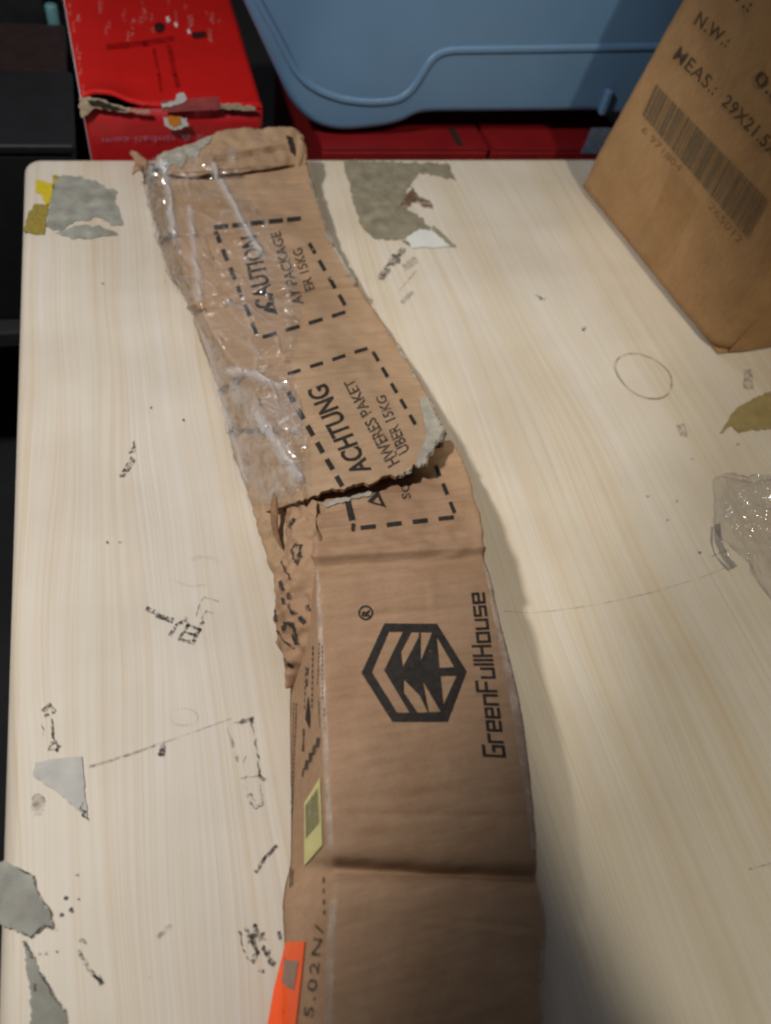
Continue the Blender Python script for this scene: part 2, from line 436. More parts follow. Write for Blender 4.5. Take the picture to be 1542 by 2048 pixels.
# ------------------------------------------------------------------ work table
TX0, TX1, TY0, TY1 = -.1515, 1.35, -.55, 1.010
table = thing('work_table', 'pale pine work table with scuffs, ink marks and torn label remnants on its top', 'table', (.6, .23, -.75))
bm = bmesh.new(); vs = box_bm(bm, (TX0, TY0, -.040), (TX1, TY1, 0))
bmesh.ops.recalc_face_normals(bm, faces=bm.faces)
ev = [e for e in bm.edges if all(abs(v.co.x - TX0) < 1e-4 and abs(v.co.y - TY1) < 1e-4 for v in e.verts)]
bmesh.ops.bevel(bm, geom=ev, offset=.022, segments=8, affect='EDGES', profile=.5)
et = [e for e in bm.edges if all(v.co.z > -1e-4 for v in e.verts)]
bmesh.ops.bevel(bm, geom=et, offset=.013, segments=7, affect='EDGES', profile=.5)
me = bpy.data.meshes.new('tabletop'); bm.to_mesh(me); bm.free()
top = link('tabletop', me, M_WOOD, table, smooth=False)
M_LEG = mat('dark_steel', (.03, .03, .032), .5, .1)
for lx in (TX0 + .08, TX1 - .14):
    for ly in (TY0 + .08, TY1 - .14):
        bm = bmesh.new(); box_bm(bm, (lx, ly, -.749), (lx + .06, ly + .06, -.042))
        link('leg', bm_mesh('leg', bm, .004, 2), M_LEG, table, smooth=False)

def on_table(name, splines, m, label=None, off=.0007, thick=0.0, maxlen=40, rag=0):
    return lay(name, [(fill2d([s]), None) for s in splines], 0.0, off, m, table, maxlen, thick, label, rag)

M_TAPEGREY = mat('grey_tape_remnant', (.36, .36, .315), .55, .28, (55, 55, 55), spec=.4, alpha_noise=(45, .25, .7, .45, .9))
M_YEL = mat('yellow_label', (.55, .42, .02), .6, .1, (80, 80, 80))
M_YEL2 = mat('dirty_yellow_label', (.26, .20, .035), .7, .3, (220, 220, 60))
M_BROWNTAPE = mat('brown_tape_remnant', (.29, .255, .185), .5, .25, (60, 60, 60), spec=.4, alpha_noise=(50, .25, .7, .6, .95))
M_RUST = mat('rusty_paper_tear', (.15, .085, .045), .85, .3, (150, 150, 150), alpha_noise=(120, .3, .6, .2, .85))
M_WHITE = mat('white_paper_remnant', (.62, .63, .62), .7, .05, (60, 60, 60))
M_GREYPAPER = mat('grey_white_sticker', (.42, .405, .375), .6, .14, (50, 50, 50))
M_TAPE_DARK = mat('grey_green_tape', (.26, .255, .215), .5, .25, (50, 50, 50), spec=.45, alpha_noise=(45, .25, .7, .45, .85))

# torn sticker, back left
on_table('torn_sticker', [torn([(108, 352), (145, 352), (190, 362), (218, 378), (236, 385), (228, 402), (240, 428), (246, 450), (222, 450),
         (198, 434), (178, 441), (150, 443), (122, 462), (108, 462), (92, 452), (104, 385)], 6, 3, 1)], M_TAPEGREY, 'grey torn sticker remnant', thick=.0006)
on_table('torn_sticker', [torn([(110, 466), (150, 452), (172, 449), (184, 455), (200, 450), (236, 468), (200, 474), (150, 478), (124, 472)], 6, 2.5, 2)],
         M_TAPEGREY, 'narrow grey strip of torn sticker', thick=.0006)
on_table('yellow_label_scrap', [torn([(73, 360), (108, 368), (102, 405), (92, 412), (84, 392), (70, 384)], 6, 2, 3),
         torn([(104, 352), (116, 350), (112, 368), (106, 362)], 5, 1.5, 4)], M_YEL, 'bright yellow torn label scrap', thick=.0006)
on_table('yellow_label_scrap', [torn([(70, 408), (99, 408), (88, 470), (47, 464), (56, 430)], 6, 2, 5)], M_YEL2, 'dirty yellow printed label scrap', thick=.0006)
# torn brown tape, back right of the carton
on_table('torn_tape', [torn([(686, 322), (760, 323), (898, 328), (912, 362), (880, 352), (838, 345), (822, 366), (812, 386), (800, 408), (812, 420),
         (845, 436), (850, 448), (862, 456), (850, 470), (802, 478), (770, 480), (745, 474), (722, 452), (706, 400)], 6, 3, 6)], M_BROWNTAPE,
         'brown torn tape remnant', thick=.0006)
on_table('torn_tape', [torn([(824, 374), (836, 392), (862, 404), (866, 416), (850, 414), (826, 404), (808, 402)], 5, 2, 7)], M_RUST, 'thin rusty torn fibre strip', off=.0011)
on_table('paper_tear', [torn([(822, 378), (832, 398), (812, 420), (796, 412)], 5, 2.5, 8)], M_RUST, off=.0012)
on_table('paper_tear', [torn([(800, 462), (838, 448), (850, 455), (812, 476)], 5, 2, 9)], M_RUST, off=.0012)
on_table('paper_scrap', [torn([(812, 476), (840, 458), (866, 464), (900, 492), (870, 496), (822, 495)], 6, 1.5, 10)], M_WHITE, 'small white torn triangle of paper', off=.0011, thick=.0006)
on_table('paper_scrap', [torn([(862, 456), (868, 450), (914, 494), (900, 494)], 6, 1.2, 11)], M_BROWNTAPE, off=.0009)
lay('ink_residue', [(text2d('ertje', .06), quad_map([(768, 570), (818, 502), (800, 490), (750, 548)])),
                    (text2d('v', .03), quad_map([(818, 498), (838, 494), (822, 474), (800, 480)]))], 0.0, .0013, M_RESIDUE, table, 12, label='black transferred letters beside the brown tape')
on_table('ink_residue', [stroke([(800, 580), (832, 542)], 2.2)[0], stroke([(806, 604), (822, 586)], 7)[0], stroke([(812, 532), (828, 522)], 12)[0]], M_FAINT)

# ring stain of a cup, on the right
rc = P(1287, 752); ex = np.array(P(1342, 775)) - rc; rad = .034
pp = []
for rr in (rad + .0005, rad - .0021):
    pp.append([(rc[0] + rr * (1 + .04 * math.sin(3 * a + 1)) * math.cos(a) * 1.02, rc[1] + rr * math.sin(a) * 1.12, .0007) for a in np.linspace(0, 2 * math.pi, 72, endpoint=False)])
me = from_pd('ring_stain', pp[0] + pp[1], [(i, (i + 1) % 72, 72 + (i + 1) % 72, 72 + i) for i in range(72)])
link('ring_stain', me, mat('ring_stain', (.22, .15, .07), .7, .2, alpha_noise=(60, .32, .68, .05, .6)), table, 'brown cup ring stain', smooth=False)

on_table('torn_tape', [torn([(1450, 850), (1478, 812), (1542, 782), (1560, 852), (1542, 858), (1500, 860), (1478, 866), (1466, 852), (1440, 868)], 6, 2.5, 12)],
         mat('ochre_tape', (.33, .25, .11), .55, .2, (50, 50, 50), spec=.4, alpha_noise=(40, .2, .7, .75, .95)), 'ochre torn tape remnant at the right', thick=.0006)
for q in ([(1486, 738), (1502, 738), (1508, 780), (1488, 778)], [(1352, 850), (1368, 846), (1376, 874), (1362, 872)], [(1072, 588), (1092, 596), (1090, 600), (1070, 592)]):
    on_table('dirt_mark', [torn(q, 5, 2, 13)], M_FAINT)
rnd = random.Random(4)
specks = []
for (sx, sy, r) in [(1168, 657, 5), (1080, 597, 4), (1385, 918, 3), (1296, 992, 4), (1354, 1002, 3), (1400, 1105, 4), (1335, 1040, 2), (240, 1085, 3),
                    (215, 1085, 3), (205, 567, 3), (155, 1750, 4), (132, 1796, 5), (143, 1820, 6), (123, 1830, 5), (176, 1821, 3), (157, 1798, 3), (300, 1955, 3), (214, 1886, 2),
                    (80, 1908, 3), (92, 1906, 4), (114, 1903, 3), (302, 815, 3), (367, 840, 3), (330, 300 + 264, 2), (1475, 888, 4)]:
    specks.append([(sx + r * rnd.uniform(.6, 1.2) * math.cos(a), sy + r * rnd.uniform(.6, 1.2) * math.sin(a)) for a in np.linspace(0, 6.283, 9, endpoint=False)])
o = on_table('dirt_specks', specks, M_RESIDUE); o['kind'] = 'stuff'

# worn letters and marks on the left half of the table
lay('ink_residue', [(text2d('IEI', .04), quad_map([(236, 955), (262, 912), (272, 920), (250, 953)])), (text2d('A', .03), quad_map([(254, 908), (268, 880), (274, 890), (270, 912)]))],
    0.0, .0008, M_RESIDUE, table, 12, label='faded black letters left of the carton')
mk = stroke([(296, 1217), (312, 1226)], 8) + stroke([(318, 1232), (342, 1240)], 9) + stroke([(355, 1250), (372, 1238)], 5) + stroke([(341, 1270), (348, 1256)], 6) \
   + stroke([(360, 1276), (376, 1248)], 5) + stroke([(386, 1282), (398, 1258)], 6) + stroke([(370, 1264), (392, 1270)], 4) + stroke([(376, 1248), (400, 1260)], 4) + stroke([(358, 1278), (386, 1284)], 6) \
   + stroke([(399, 1250), (406, 1244)], 6)
lay('ink_residue', [(polys(mk), None)], 0.0, .0008, M_RESIDUE, table, 12, label='black worn strokes and letter in the middle of the left half', rag=4)
lay('ink_residue', [(polys(stroke([(392, 1232), (398, 1210), (408, 1194), (436, 1202)], 2.5) + stroke([(404, 1236), (412, 1222), (424, 1226)], 3)), None)], 0.0, .0008, M_FAINT, table, 12)
lay('ink_residue', [(polys(stroke([(88, 1420), (98, 1408), (108, 1418), (106, 1424)], 6) + stroke([(90, 1432), (96, 1428)], 5) + stroke([(84, 1450), (88, 1470)], 2)
      + stroke([(104, 1440), (106, 1476), (118, 1492), (112, 1502), (98, 1498), (102, 1486), (112, 1484)], 4.5)), None)], 0.0, .0008, M_RESIDUE, table, 12, label='small black worn numerals near the left edge', rag=4)
on_table('sticker_remnant', [torn([(70, 1526), (110, 1518), (164, 1513), (168, 1560), (175, 1638), (158, 1622), (110, 1580), (66, 1552)], 8, 1.8, 21, keep=(1, 2))],
         M_GREYPAPER, 'grey white triangular sticker remnant', thick=.0006)
lay('ink_residue', [(polys(stroke([(166, 1606), (160, 1618), (172, 1624), (164, 1630), (176, 1638)], 3)), None)], 0.0, .0013, M_RESIDUE, table, 12)
on_table('dirt_mark', [torn([(66, 1590), (82, 1588), (92, 1604), (84, 1630), (68, 1634), (62, 1612)], 5, 3, 22)], M_FAINT)
lay('scratch', [(polys(stroke([(180, 1533), (240, 1515), (330, 1484)], 4)), None)], 0.0, .0008, M_FAINT, table, 20, label='long thin grey scratch')
lay('scratch', [(polys(stroke([(330, 1484), (462, 1437)], 2)), None)], 0.0, .0008, M_FAINT, table, 20)
lay('ink_residue', [(polys(stroke([(326, 1488), (318, 1508), (326, 1510), (328, 1494)], 5)), None)], 0.0, .0009, M_RESIDUE, table, 12)
fr = stroke([(456, 1460), (462, 1448), (502, 1434), (514, 1500), (524, 1612), (502, 1618)], 2.6) + stroke([(456, 1462), (466, 1500), (480, 1528)], 2.5) \
   + stroke([(482, 1446), (504, 1436)], 5) + stroke([(502, 1434), (505, 1448)], 5) + stroke([(460, 1472), (466, 1490)], 5) + stroke([(470, 1516), (482, 1526), (494, 1512)], 3) \
   + stroke([(488, 1560), (492, 1588), (505, 1614), (520, 1606)], 3) + stroke([(518, 1552), (526, 1558)], 7) + stroke([(500, 1590), (508, 1600)], 6) + stroke([(486, 1556), (520, 1550)], 2.2)
lay('label_outline', [(polys(fr), None)], 0.0, .0008, M_WEAK, table, 6, label='faded black outline of a removed label', rag=5)
lay('scratch', [(polys(stroke([(512, 1742), (530, 1716), (552, 1692)], 6)), None)], 0.0, .0008, M_RESIDUE, table, 12, label='dark short scratch beside the carton')
lay('scratch', [(polys(stroke([(318, 1872), (340, 1853)], 8)), None)], 0.0, .0008, M_FAINT, table, 12)
lay('scratch', [(polys(stroke([(163, 1880), (170, 1888)], 7) + stroke([(158, 1904), (170, 1922), (178, 1940), (190, 1952), (200, 1962)], 6) + stroke([(198, 1956), (202, 1964)], 9)), None)],
    0.0, .0008, M_RESIDUE, table, 8, label='black broken scratch near the bottom left', rag=4)
bl = stroke([(494, 1858), (500, 1876), (508, 1852), (516, 1866)], 7) + stroke([(500, 1878), (524, 1872)], 13) + stroke([(506, 1884), (514, 1904), (508, 1918)], 7) + stroke([(526, 1894), (534, 1910), (540, 1904)], 6) \
   + stroke([(480, 1860), (484, 1890), (496, 1920), (508, 1926)], 2.5) + stroke([(520, 1940), (526, 1942)], 6) + stroke([(540, 1922), (546, 1926)], 9) + stroke([(558, 1866), (560, 1876)], 6)
lay('ink_residue', [(polys(bl), None)], 0.0, .0008, M_RESIDUE, table, 8, label='dark ink blot beside the orange sticker', rag=5)
on_table('torn_tape', [torn([(8, 1722), (40, 1738), (66, 1752), (74, 1780), (86, 1806), (100, 1822), (106, 1858), (88, 1856), (62, 1876), (46, 1868), (4, 1850), (-20, 1800), (-20, 1722)], 6, 3.2, 31)],
         M_TAPE_DARK, 'grey torn tape patch at the left edge', thick=.0006)
on_table('torn_tape', [torn([(48, 1884), (64, 1904), (84, 1948), (108, 1994), (130, 2020), (136, 2080), (60, 2080), (64, 2020), (54, 1950)], 6, 3.2, 32)],
         M_TAPE_DARK, 'grey torn tape patch at the bottom left corner', thick=.0006)
ol = stroke([(40, 1738), (66, 1752), (74, 1780), (88, 1806), (102, 1822), (106, 1852), (114, 1858)], 3) + stroke([(106, 1856), (88, 1852), (62, 1874), (46, 1866)], 4) + \
     stroke([(48, 1884), (64, 1914)], 6) + stroke([(80, 1944), (106, 1990), (130, 2022)], 3.5) + stroke([(70, 1968), (70, 1980)], 4)
lay('tape_dirt', [(polys(ol), None)], 0.0, .0014, M_RESIDUE, table, 8, rag=4)
lay('scratch', [(polys(stroke([(1008, 1222), (1060, 1226), (1120, 1220), (1200, 1208), (1300, 1186), (1400, 1156), (1450, 1136)], 1.4)), None)], 0.0, .0008, mat('pencil', (.20, .17, .13), .8, .1, alpha_noise=(120, .35, .7, .0, .4)), table, 20, label='long faint pencil line right of the carton')
for q, w_ in (([(1425, 1112), (1440, 1106), (1456, 1100)], 3), ([(1500, 1738), (1545, 1726)], 3), ([(1394, 1352), (1396, 1358)], 2.5)):
    lay('scratch', [(polys(stroke(q, w_)), None)], 0.0, .0008, M_FAINT, table, 20)
# faint finger-drawn brown arcs in the wood
lay('stain', [(polys(stroke([(385, 1118), (400, 1114), (425, 1116), (440, 1124)], 6) + stroke([(345, 1160), (380, 1172), (410, 1170)], 4)), None)], 0.0, .0006, M_STAIN, table, 12)
el = [(368 + 28 * math.cos(a), 1434 + 17 * math.sin(a)) for a in np.linspace(0, 6.283, 30)]
lay('stain', [(polys(stroke(el, 3)), None)], 0.0, .0006, M_STAIN, table, 12)

# ------------------------------------------------------------------ long crushed carton
carton = thing('long_carton', 'long brown cardboard carton, crushed and torn at its far half, lying across the table', 'cardboard carton', (.13, .45, 0))

def ring(LB, LT, RT, RB, r, nL=14, nT=44, nR=12, nc=5):
    """open section: left foot -> left top -> right top -> right foot, corners rounded"""
    LB, LT, RT, RB = [np.array(p, float) for p in (LB, LT, RT, RB)]
    def toward(a, b, d):
        v = b - a; l = np.linalg.norm(v); return a + v * min(.45, d / max(l, 1e-6))
    a0, a1 = toward(LT, LB, r), toward(LT, RT, r); b0, b1 = toward(RT, LT, r), toward(RT, RB, r)
    pts = [LB + (a0 - LB) * t for t in np.linspace(0, 1, nL, endpoint=False)]
    pts += [(1 - t)**2 * a0 + 2 * t * (1 - t) * LT + t * t * a1 for t in np.linspace(0, 1, nc, endpoint=False)]
    pts += [a1 + (b0 - a1) * t for t in np.linspace(0, 1, nT, endpoint=False)]
    pts += [(1 - t)**2 * b0 + 2 * t * (1 - t) * RT + t * t * b1 for t in np.linspace(0, 1, nc, endpoint=False)]
    pts += [b1 + (RB - b1) * t for t in np.linspace(0, 1, nR)]
    return np.array(pts)

def sweep(stations, n, r):
    """stations: (LTpx, RTpx, zL, zR, LBpx, right lean) -> grid"""
    K = []
    for LT, RT, zl, zr, LB, lean in stations:
        a = P(*LT, zl); b = P(*RT, zr); c = P(*LB, .0012); d = np.array([b[0] + lean, b[1] + lean * .2, .0012])
        K.append([c, a, b, d])
    K = np.array(K)
    dist = np.r_[0, np.cumsum(np.linalg.norm(np.diff(K[:, 1], axis=0), axis=1))]
    tt = np.linspace(0, dist[-1], n)
    S = smooth_interp(dist, K, tt)
    G = np.array([ring(*s, r) for s in S])
    return G, dist, tt

NEAR = [((652, 2300), (1070, 2330), .080, .080, (560, 2290), .004),
        ((655, 2048), (1088, 2062), .080, .080, (566, 2040), .004),
        ((659, 1900), (1091, 1916), .080, .079, (569, 1888), .004),
        ((664, 1800), (1092, 1820), .080, .079, (566, 1806), .006),
        ((668, 1766), (1082, 1784), .078, .078, (570, 1772), .004),
        ((668, 1740), (1074, 1757), .071, .072, (579, 1738), .004),
        ((664, 1712), (1076, 1728), .083, .083, (582, 1705), .004),
        ((658, 1660), (1074, 1670), .088, .087, (582, 1650), .004),
        ((652, 1560), (1064, 1560), .089, .088, (581, 1545), .004),
        ((645, 1400), (1040, 1392), .088, .087, (580, 1390), .004),
        ((640, 1270), (1006, 1255), .087, .086, (583, 1260), .004),
        ((635, 1160), (980, 1142), .087, .086, (588, 1160), .005),
        ((632, 1132), (970, 1114), .081, .082, (588, 1135), .005),
        ((630, 1112), (968, 1094), .086, .086, (588, 1115), .006),
        ((628, 1075), (966, 1058), .080, .081, (585, 1080), .008),
        ((622, 1052), (962, 1030), .080, .080, (583, 1055), .008),
        ((612, 1022), (950, 992), .074, .076, (580, 1025), .008),
        ((600, 985), (938, 945), .062, .066, (572, 990), .008),
        ((580, 930), (905, 880), .045, .05, (565, 935), .006)]
Gn, dn_, tn = sweep(NEAR, 360, .0042)
nrm = grid_normals(Gn)
if np.mean(nrm[:, 35, 2]) < 0: nrm = -nrm
def bumpn(t, c, w): return math.exp(-((t - c) / w)**2)
def crease(t, c, w): return math.exp(-abs(t - c) / w * 1.2)
nv = Gn.shape[1]; D = np.zeros(Gn.shape[:2])
for i in range(Gn.shape[0]):
    for j in range(nv):
        p = Gn[i, j]; u = (j - 19) / 44.0; topm = max(0, min(1, 1.0 - abs(u - .5) * 2)) if 0 <= u <= 1 else 0
        s = tn[i]
        win = min(1.0, max(0.0, min(u, 1 - u) * 7)) if 0 <= u <= 1 else .25
        d = (.0012 * fnoise(p, 22) + .0003 * fnoise(p, 120)) * win
        d += .0014 * math.sin(math.pi * min(1, max(0, u))) if 0 <= u <= 1 else 0
        d -= .0016 * bumpn(s, dn_[8] - .012 + .004 * u, .005) * (.3 + .7 * topm)
        d -= .0014 * crease(s, dn_[7] + .010, .003) * win
        d -= .0012 * crease(s, dn_[10] + .012 + .006 * u, .003) * win
        d -= .0010 * crease(s, dn_[9] - .012 + .004 * u, .0025) * win
        d += .0014 * crease(s, dn_[4] - .016 - .01 * u, .004) * win
        d -= .0012 * crease(s, dn_[2] + .020 - .004 * u, .003) * win
        d += .0012 * crease(u * .13, .085 + .10 * (s - dn_[11]), .0016) * (1 if dn_[10] < s < dn_[11] else 0)
        d -= .0040 * crease(s, dn_[15] - .003 + .006 * u, .0030) * max(0, 1 - u * 1.1)
        d -= .0036 * crease(s, dn_[16] - .001 + .004 * u, .0028) * max(0, 1 - u * 1.0)
        d += .0022 * crease(s, dn_[13], .0030)
        if s > dn_[12]: d += .0016 * fnoise(p, 55)
        D[i, j] = d
Gn = Gn + nrm * D[..., None]
body = link('box_body', shell('box_body', Gn, .0012, (0, 0, 1)), M_KRAFT, carton, 'square rigid near half of the carton with the black tree logo')
# underside and near end close the box
bm = bmesh.new()
lo = [bm.verts.new(tuple(Gn[i, 0] + np.array([.001, 0, .001]))) for i in range(0, 360, 8)]
hi = [bm.verts.new(tuple(Gn[i, -1] + np.array([-.001, 0, .001]))) for i in range(0, 360, 8)]
for i in range(len(lo) - 1): bm.faces.new([lo[i], lo[i + 1], hi[i + 1], hi[i]])
link('bottom_panel', bm_mesh('bottom_panel', bm), M_KRAFT, carton)

SLEEVE = [((604, 1004), (893, 862), .079, .077, (506, 1030), .006),
          ((584, 945), (880, 838), .075, .072, (488, 965), .010),
          ((560, 896), (866, 806), .070, .066, (474, 915), .012),
          ((524, 824), (838, 755), .061, .057, (456, 850), .012),
          ((484, 750), (800, 692), .053, .050, (434, 772), .012),
          ((436, 682), (757, 628), .047, .045, (406, 692), .010),
          ((398, 612), (724, 582), .043, .042, (376, 612), .010),
          ((366, 545), (692, 527), .042, .041, (346, 555), .010),
          ((344, 475), (662, 470), .042, .041, (320, 482), .010),
          ((328, 410), (638, 404), .042, .041, (303, 412), .010),
          ((316, 358), (621, 350), .042, .041, (290, 350), .010),
          ((311, 330), (615, 318), .043, .042, (284, 322), .008)]
Gs, ds, ts = sweep(SLEEVE, 400, .0055)
axis = Gs[0, 40] - Gs[50, 40]; axis /= np.linalg.norm(axis)
prof_u = [0, .3, .62, .79, .92, 1.0]; prof_o = [0, 22, 46, 50, 24, 0]
rnd = random.Random(11)
jag = [rnd.uniform(-.0028, .0028) + .003 * noise.noise(Vector((q * .23, 1, 1))) for q in range(Gs.shape[1])]
nrm = grid_normals(Gs)
if np.mean(nrm[:, 35, 2]) < 0: nrm = -nrm
D = np.zeros(Gs.shape[:2]); SH = np.zeros(Gs.shape[:2])
for i in range(Gs.shape[0]):
    for j in range(Gs.shape[1]):
        p = Gs[i, j]; u = (j - 19) / 44.0; s = ts[i]
        win = min(1.0, max(0.15, min(u, 1 - u) * 6)) if 0 <= u <= 1 else .5
        d = (.0036 * fnoise(p, 15) + .0007 * fnoise(p, 60)) * win
        if 0 <= u <= 1: d += .002 * math.sin(math.pi * u)
        d -= .0062 * crease(s, ds[9] + .052 - .004 * u, .0020)
        d += .0034 * crease(s, ds[9] + .046 - .004 * u, .0030)
        d -= .0062 * crease(s, ds[8] + .003 + .012 * u, .0018) * (1 if u < .38 else .3)
        d -= .0060 * crease(s, ds[6] - .006 + .02 * u, .0022)
        d += .0040 * crease(s, ds[6] + .006 + .02 * u, .0040)
        d -= .0042 * crease(s, ds[4] + .02 * u, .003) * max(.3, 1 - u)
        d -= .0046 * crease(s, ds[2] + .02 - .05 * u, .0025) * max(0, 1 - 1.6 * u)
        d -= .0040 * crease(s, ds[7] + .01 + .03 * u, .002) * (1 if u > .6 else .2)
        d -= .004 * bumpn(s, ds[1] + .01, .008) * bumpn(u, .05, .25)
        d -= .0030 * crease(u, .16 + .25 * (s - ds[6]), .012) * (1 if ds[6] < s < ds[8] else 0)
        if u < 0: d += .0035 * fnoise((p[0], p[1], 2), 16) + .0008 * fnoise(p, 60)
        D[i, j] = d
        k = max(0.0, 1 - s / .09)
        if k > 0 and -.05 <= u <= 1.05:
            SH[i, j] = np.interp(u, prof_u, prof_o) * .00052 * k * k + jag[j] * max(0, 1 - s / .012)
Gs = Gs + nrm * D[..., None] + axis * SH[..., None]
sleeve = link('flattened_half', shell('flattened_half', Gs, .0035, (0, 0, 1)), M_KRAFT2, carton, 'flattened far half of the carton, torn across its near edge')

def patch(name, left, right, nu, nvv, bul, thick, m, label=None, nz=.0012, amp2=0, parent=None, sharp=0.0):
    A = resample(left, nu); B = resample(right, nu)
    A = np.array([P(*q) for q in A]); B = np.array([P(*q) for q in B])
    t = np.linspace(0, 1, nvv)[None, :, None]
    G = A[:, None] * (1 - t) + B[:, None] * t
    N = grid_normals(G)
    if np.mean(np.sum(N * (CAM - G), axis=2)) < 0: N = -N
    Dd = np.array([[bul * math.sin(math.pi * j / (nvv - 1)) + nz * fnoise(G[i, j], 45) * 2 + amp2 * fnoise(G[i, j], 110) - sharp * abs(noise.noise(Vector((G[i, j][0] * 70, G[i, j][1] * 48, G[i, j][2] * 40)))) - sharp * .6 * abs(noise.noise(Vector((G[i, j][0] * 40 + 9, G[i, j][1] * 110, G[i, j][2] * 60)))) for j in range(nvv)] for i in range(nu)])
    G = G + N * Dd[..., None]
    return link(name, shell(name, G, thick, np.mean(CAM - G.reshape(-1, 3), axis=0)), m, parent or carton, label)

# lower side panel seen left of the crushed part
side = patch('lower_side_panel', [(488, 960, .002), (506, 1030, .002), (530, 1110, .002), (550, 1190, .002), (568, 1290, .002)],
             [(592, 975, .044), (592, 1045, .040), (594, 1110, .030), (600, 1190, .022), (605, 1290, .018)], 80, 30, .004, .003, M_KRAFT2, 'plain lower side panel bulging out', .0008, 0, None, .004)
# crushed side flap with broken lettering
flap = patch('crushed_flap', [(576, 990, .052), (566, 1090, .036), (556, 1150, .028), (547, 1215, .022), (547, 1270, .018), (560, 1312, .014), (580, 1345, .010), (586, 1372, .008)],
             [(630, 1000, .078), (636, 1085, .082), (633, 1130, .080), (630, 1190, .072), (622, 1255, .060), (612, 1310, .044), (600, 1345, .026), (592, 1368, .012)],
             140, 52, .009, .0025, M_KRAFT, 'crumpled side flap with broken lettering', .0016, .0002, None, .0065)
link('torn_edge', shell('torn_edge', np.array([[P(x, y, z) for (x, y, z) in row] for row in
     [[(586, 1374, .010), (582, 1362, .010)], [(597, 1352, .024), (590, 1346, .024)], [(606, 1326, .036), (602, 1320, .036)], [(614, 1300, .046), (610, 1296, .046)]]]), .002, (-.6, -.3, 1)),
     M_EDGE, carton, 'dark brown torn edge of the side flap')
patch('split_strip', [(545, 985, .046), (541, 1020, .044), (544, 1060, .036), (562, 1098, .030)], [(552, 985, .047), (556, 1020, .045), (557, 1060, .036), (566, 1098, .030)], 24, 5, .0005, .001,
      M_EDGE, 'dark split in the side panel', .0004)

# end flap at the far end: folded, frayed
ef = patch('end_flap', [(308, 346, .043), (360, 352, .047), (430, 348, .048), (520, 340, .047), (616, 326, .043)],
           [(316, 310, .050), (345, 300, .054), (400, 280, .060), (436, 262, .065), (480, 255, .067), (540, 255, .068), (590, 258, .066), (606, 268, .060)],
           60, 26, .003, .003, M_KRAFT2, 'bent up end flap with frayed edge', .0022, .0012)
for (x0, y0, x1, y1, z, dz, mm) in [(588, 268, 606, 345, .062, -.022, M_KRAFT2), (258, 306, 292, 350, .020, .0, M_KRAFT), (300, 322, 314, 372, .036, .0, M_PLY)]:
    patch('corner_fray', [(x0, y0, z), ((x0 + x1) / 2 - 5, (y0 + y1) / 2, z + dz * .4), (x0 + 6, y1, z + dz)], [(x0 + 14, y0 + 4, z), (x1 + 4, (y0 + y1) / 2 - 6, z + dz * .5), (x1, y1, z + dz - .004)],
          18, 8, .003, .002, mm, None, .003, .002)
lay('hollow_shade', [(fill2d([torn([(303, 322), (312, 318), (318, 340), (312, 352), (302, 346)], 5, 1.5, 41)]), None)], bvh_of(sleeve, ef), .0016, mat('gap_shade', (.015, .011, .009), .9), carton, 8)  # dark patch painted for the shade inside the torn corner

S_B = bvh_of(sleeve); N_B = bvh_of(body); FL_B = bvh_of(flap); EF_B = bvh_of(sleeve, ef)

lay('torn_ply', [(fill2d([torn([(318, 312), (345, 302), (400, 282), (428, 268), (420, 284), (400, 300), (392, 318), (376, 312), (362, 338), (346, 328), (330, 346), (318, 340)], 5, 3, 56)]), None)],
    EF_B, .0012, M_PLY, carton, 7, label='grey torn ply on the end flap')
# grey torn ply along the right of the tear, bare core below it
lay('torn_ply', [(fill2d([torn([(838, 800), (862, 792), (884, 842), (896, 866), (888, 890), (872, 902), (858, 918), (836, 944), (820, 950), (796, 958), (806, 946), (828, 936), (838, 912), (852, 880), (846, 840)], 6, 2.5, 51)]), None)],
    S_B, .0012, M_PLY, carton, 8, label='grey peeled paper ply beside the tear')
lay('torn_ply', [(fill2d([torn([(614, 352), (628, 372), (660, 455), (700, 535), (756, 622), (800, 688), (834, 748), (830, 760), (790, 690), (744, 622), (690, 542), (650, 470)], 7, 2.0, 52)]), None)],
    S_B, .0009, M_PLY, carton, 10, label='grey worn right edge')
lay('torn_ply', [(fill2d([torn([(640, 1008), (700, 992), (745, 984), (742, 992), (690, 1004), (650, 1016)], 6, 2.5, 53)]), None)], N_B, .0012, M_PLY, carton, 8)

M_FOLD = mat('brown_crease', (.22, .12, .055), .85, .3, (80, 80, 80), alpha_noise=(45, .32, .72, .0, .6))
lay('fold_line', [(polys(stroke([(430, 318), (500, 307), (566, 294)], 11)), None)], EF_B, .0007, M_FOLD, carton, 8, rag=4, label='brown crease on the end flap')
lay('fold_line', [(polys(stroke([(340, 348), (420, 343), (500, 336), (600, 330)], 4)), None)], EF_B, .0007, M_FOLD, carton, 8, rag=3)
lay('hollow_shade', [(fill2d([torn([(572, 272), (584, 274), (592, 300), (590, 314), (580, 302)], 5, 2, 72)]), None)], EF_B, .0009, mat('corner_gap_shade', (.03, .018, .010), .9), carton, 8)  # shade of the gap, painted on the flap as a near-black patch
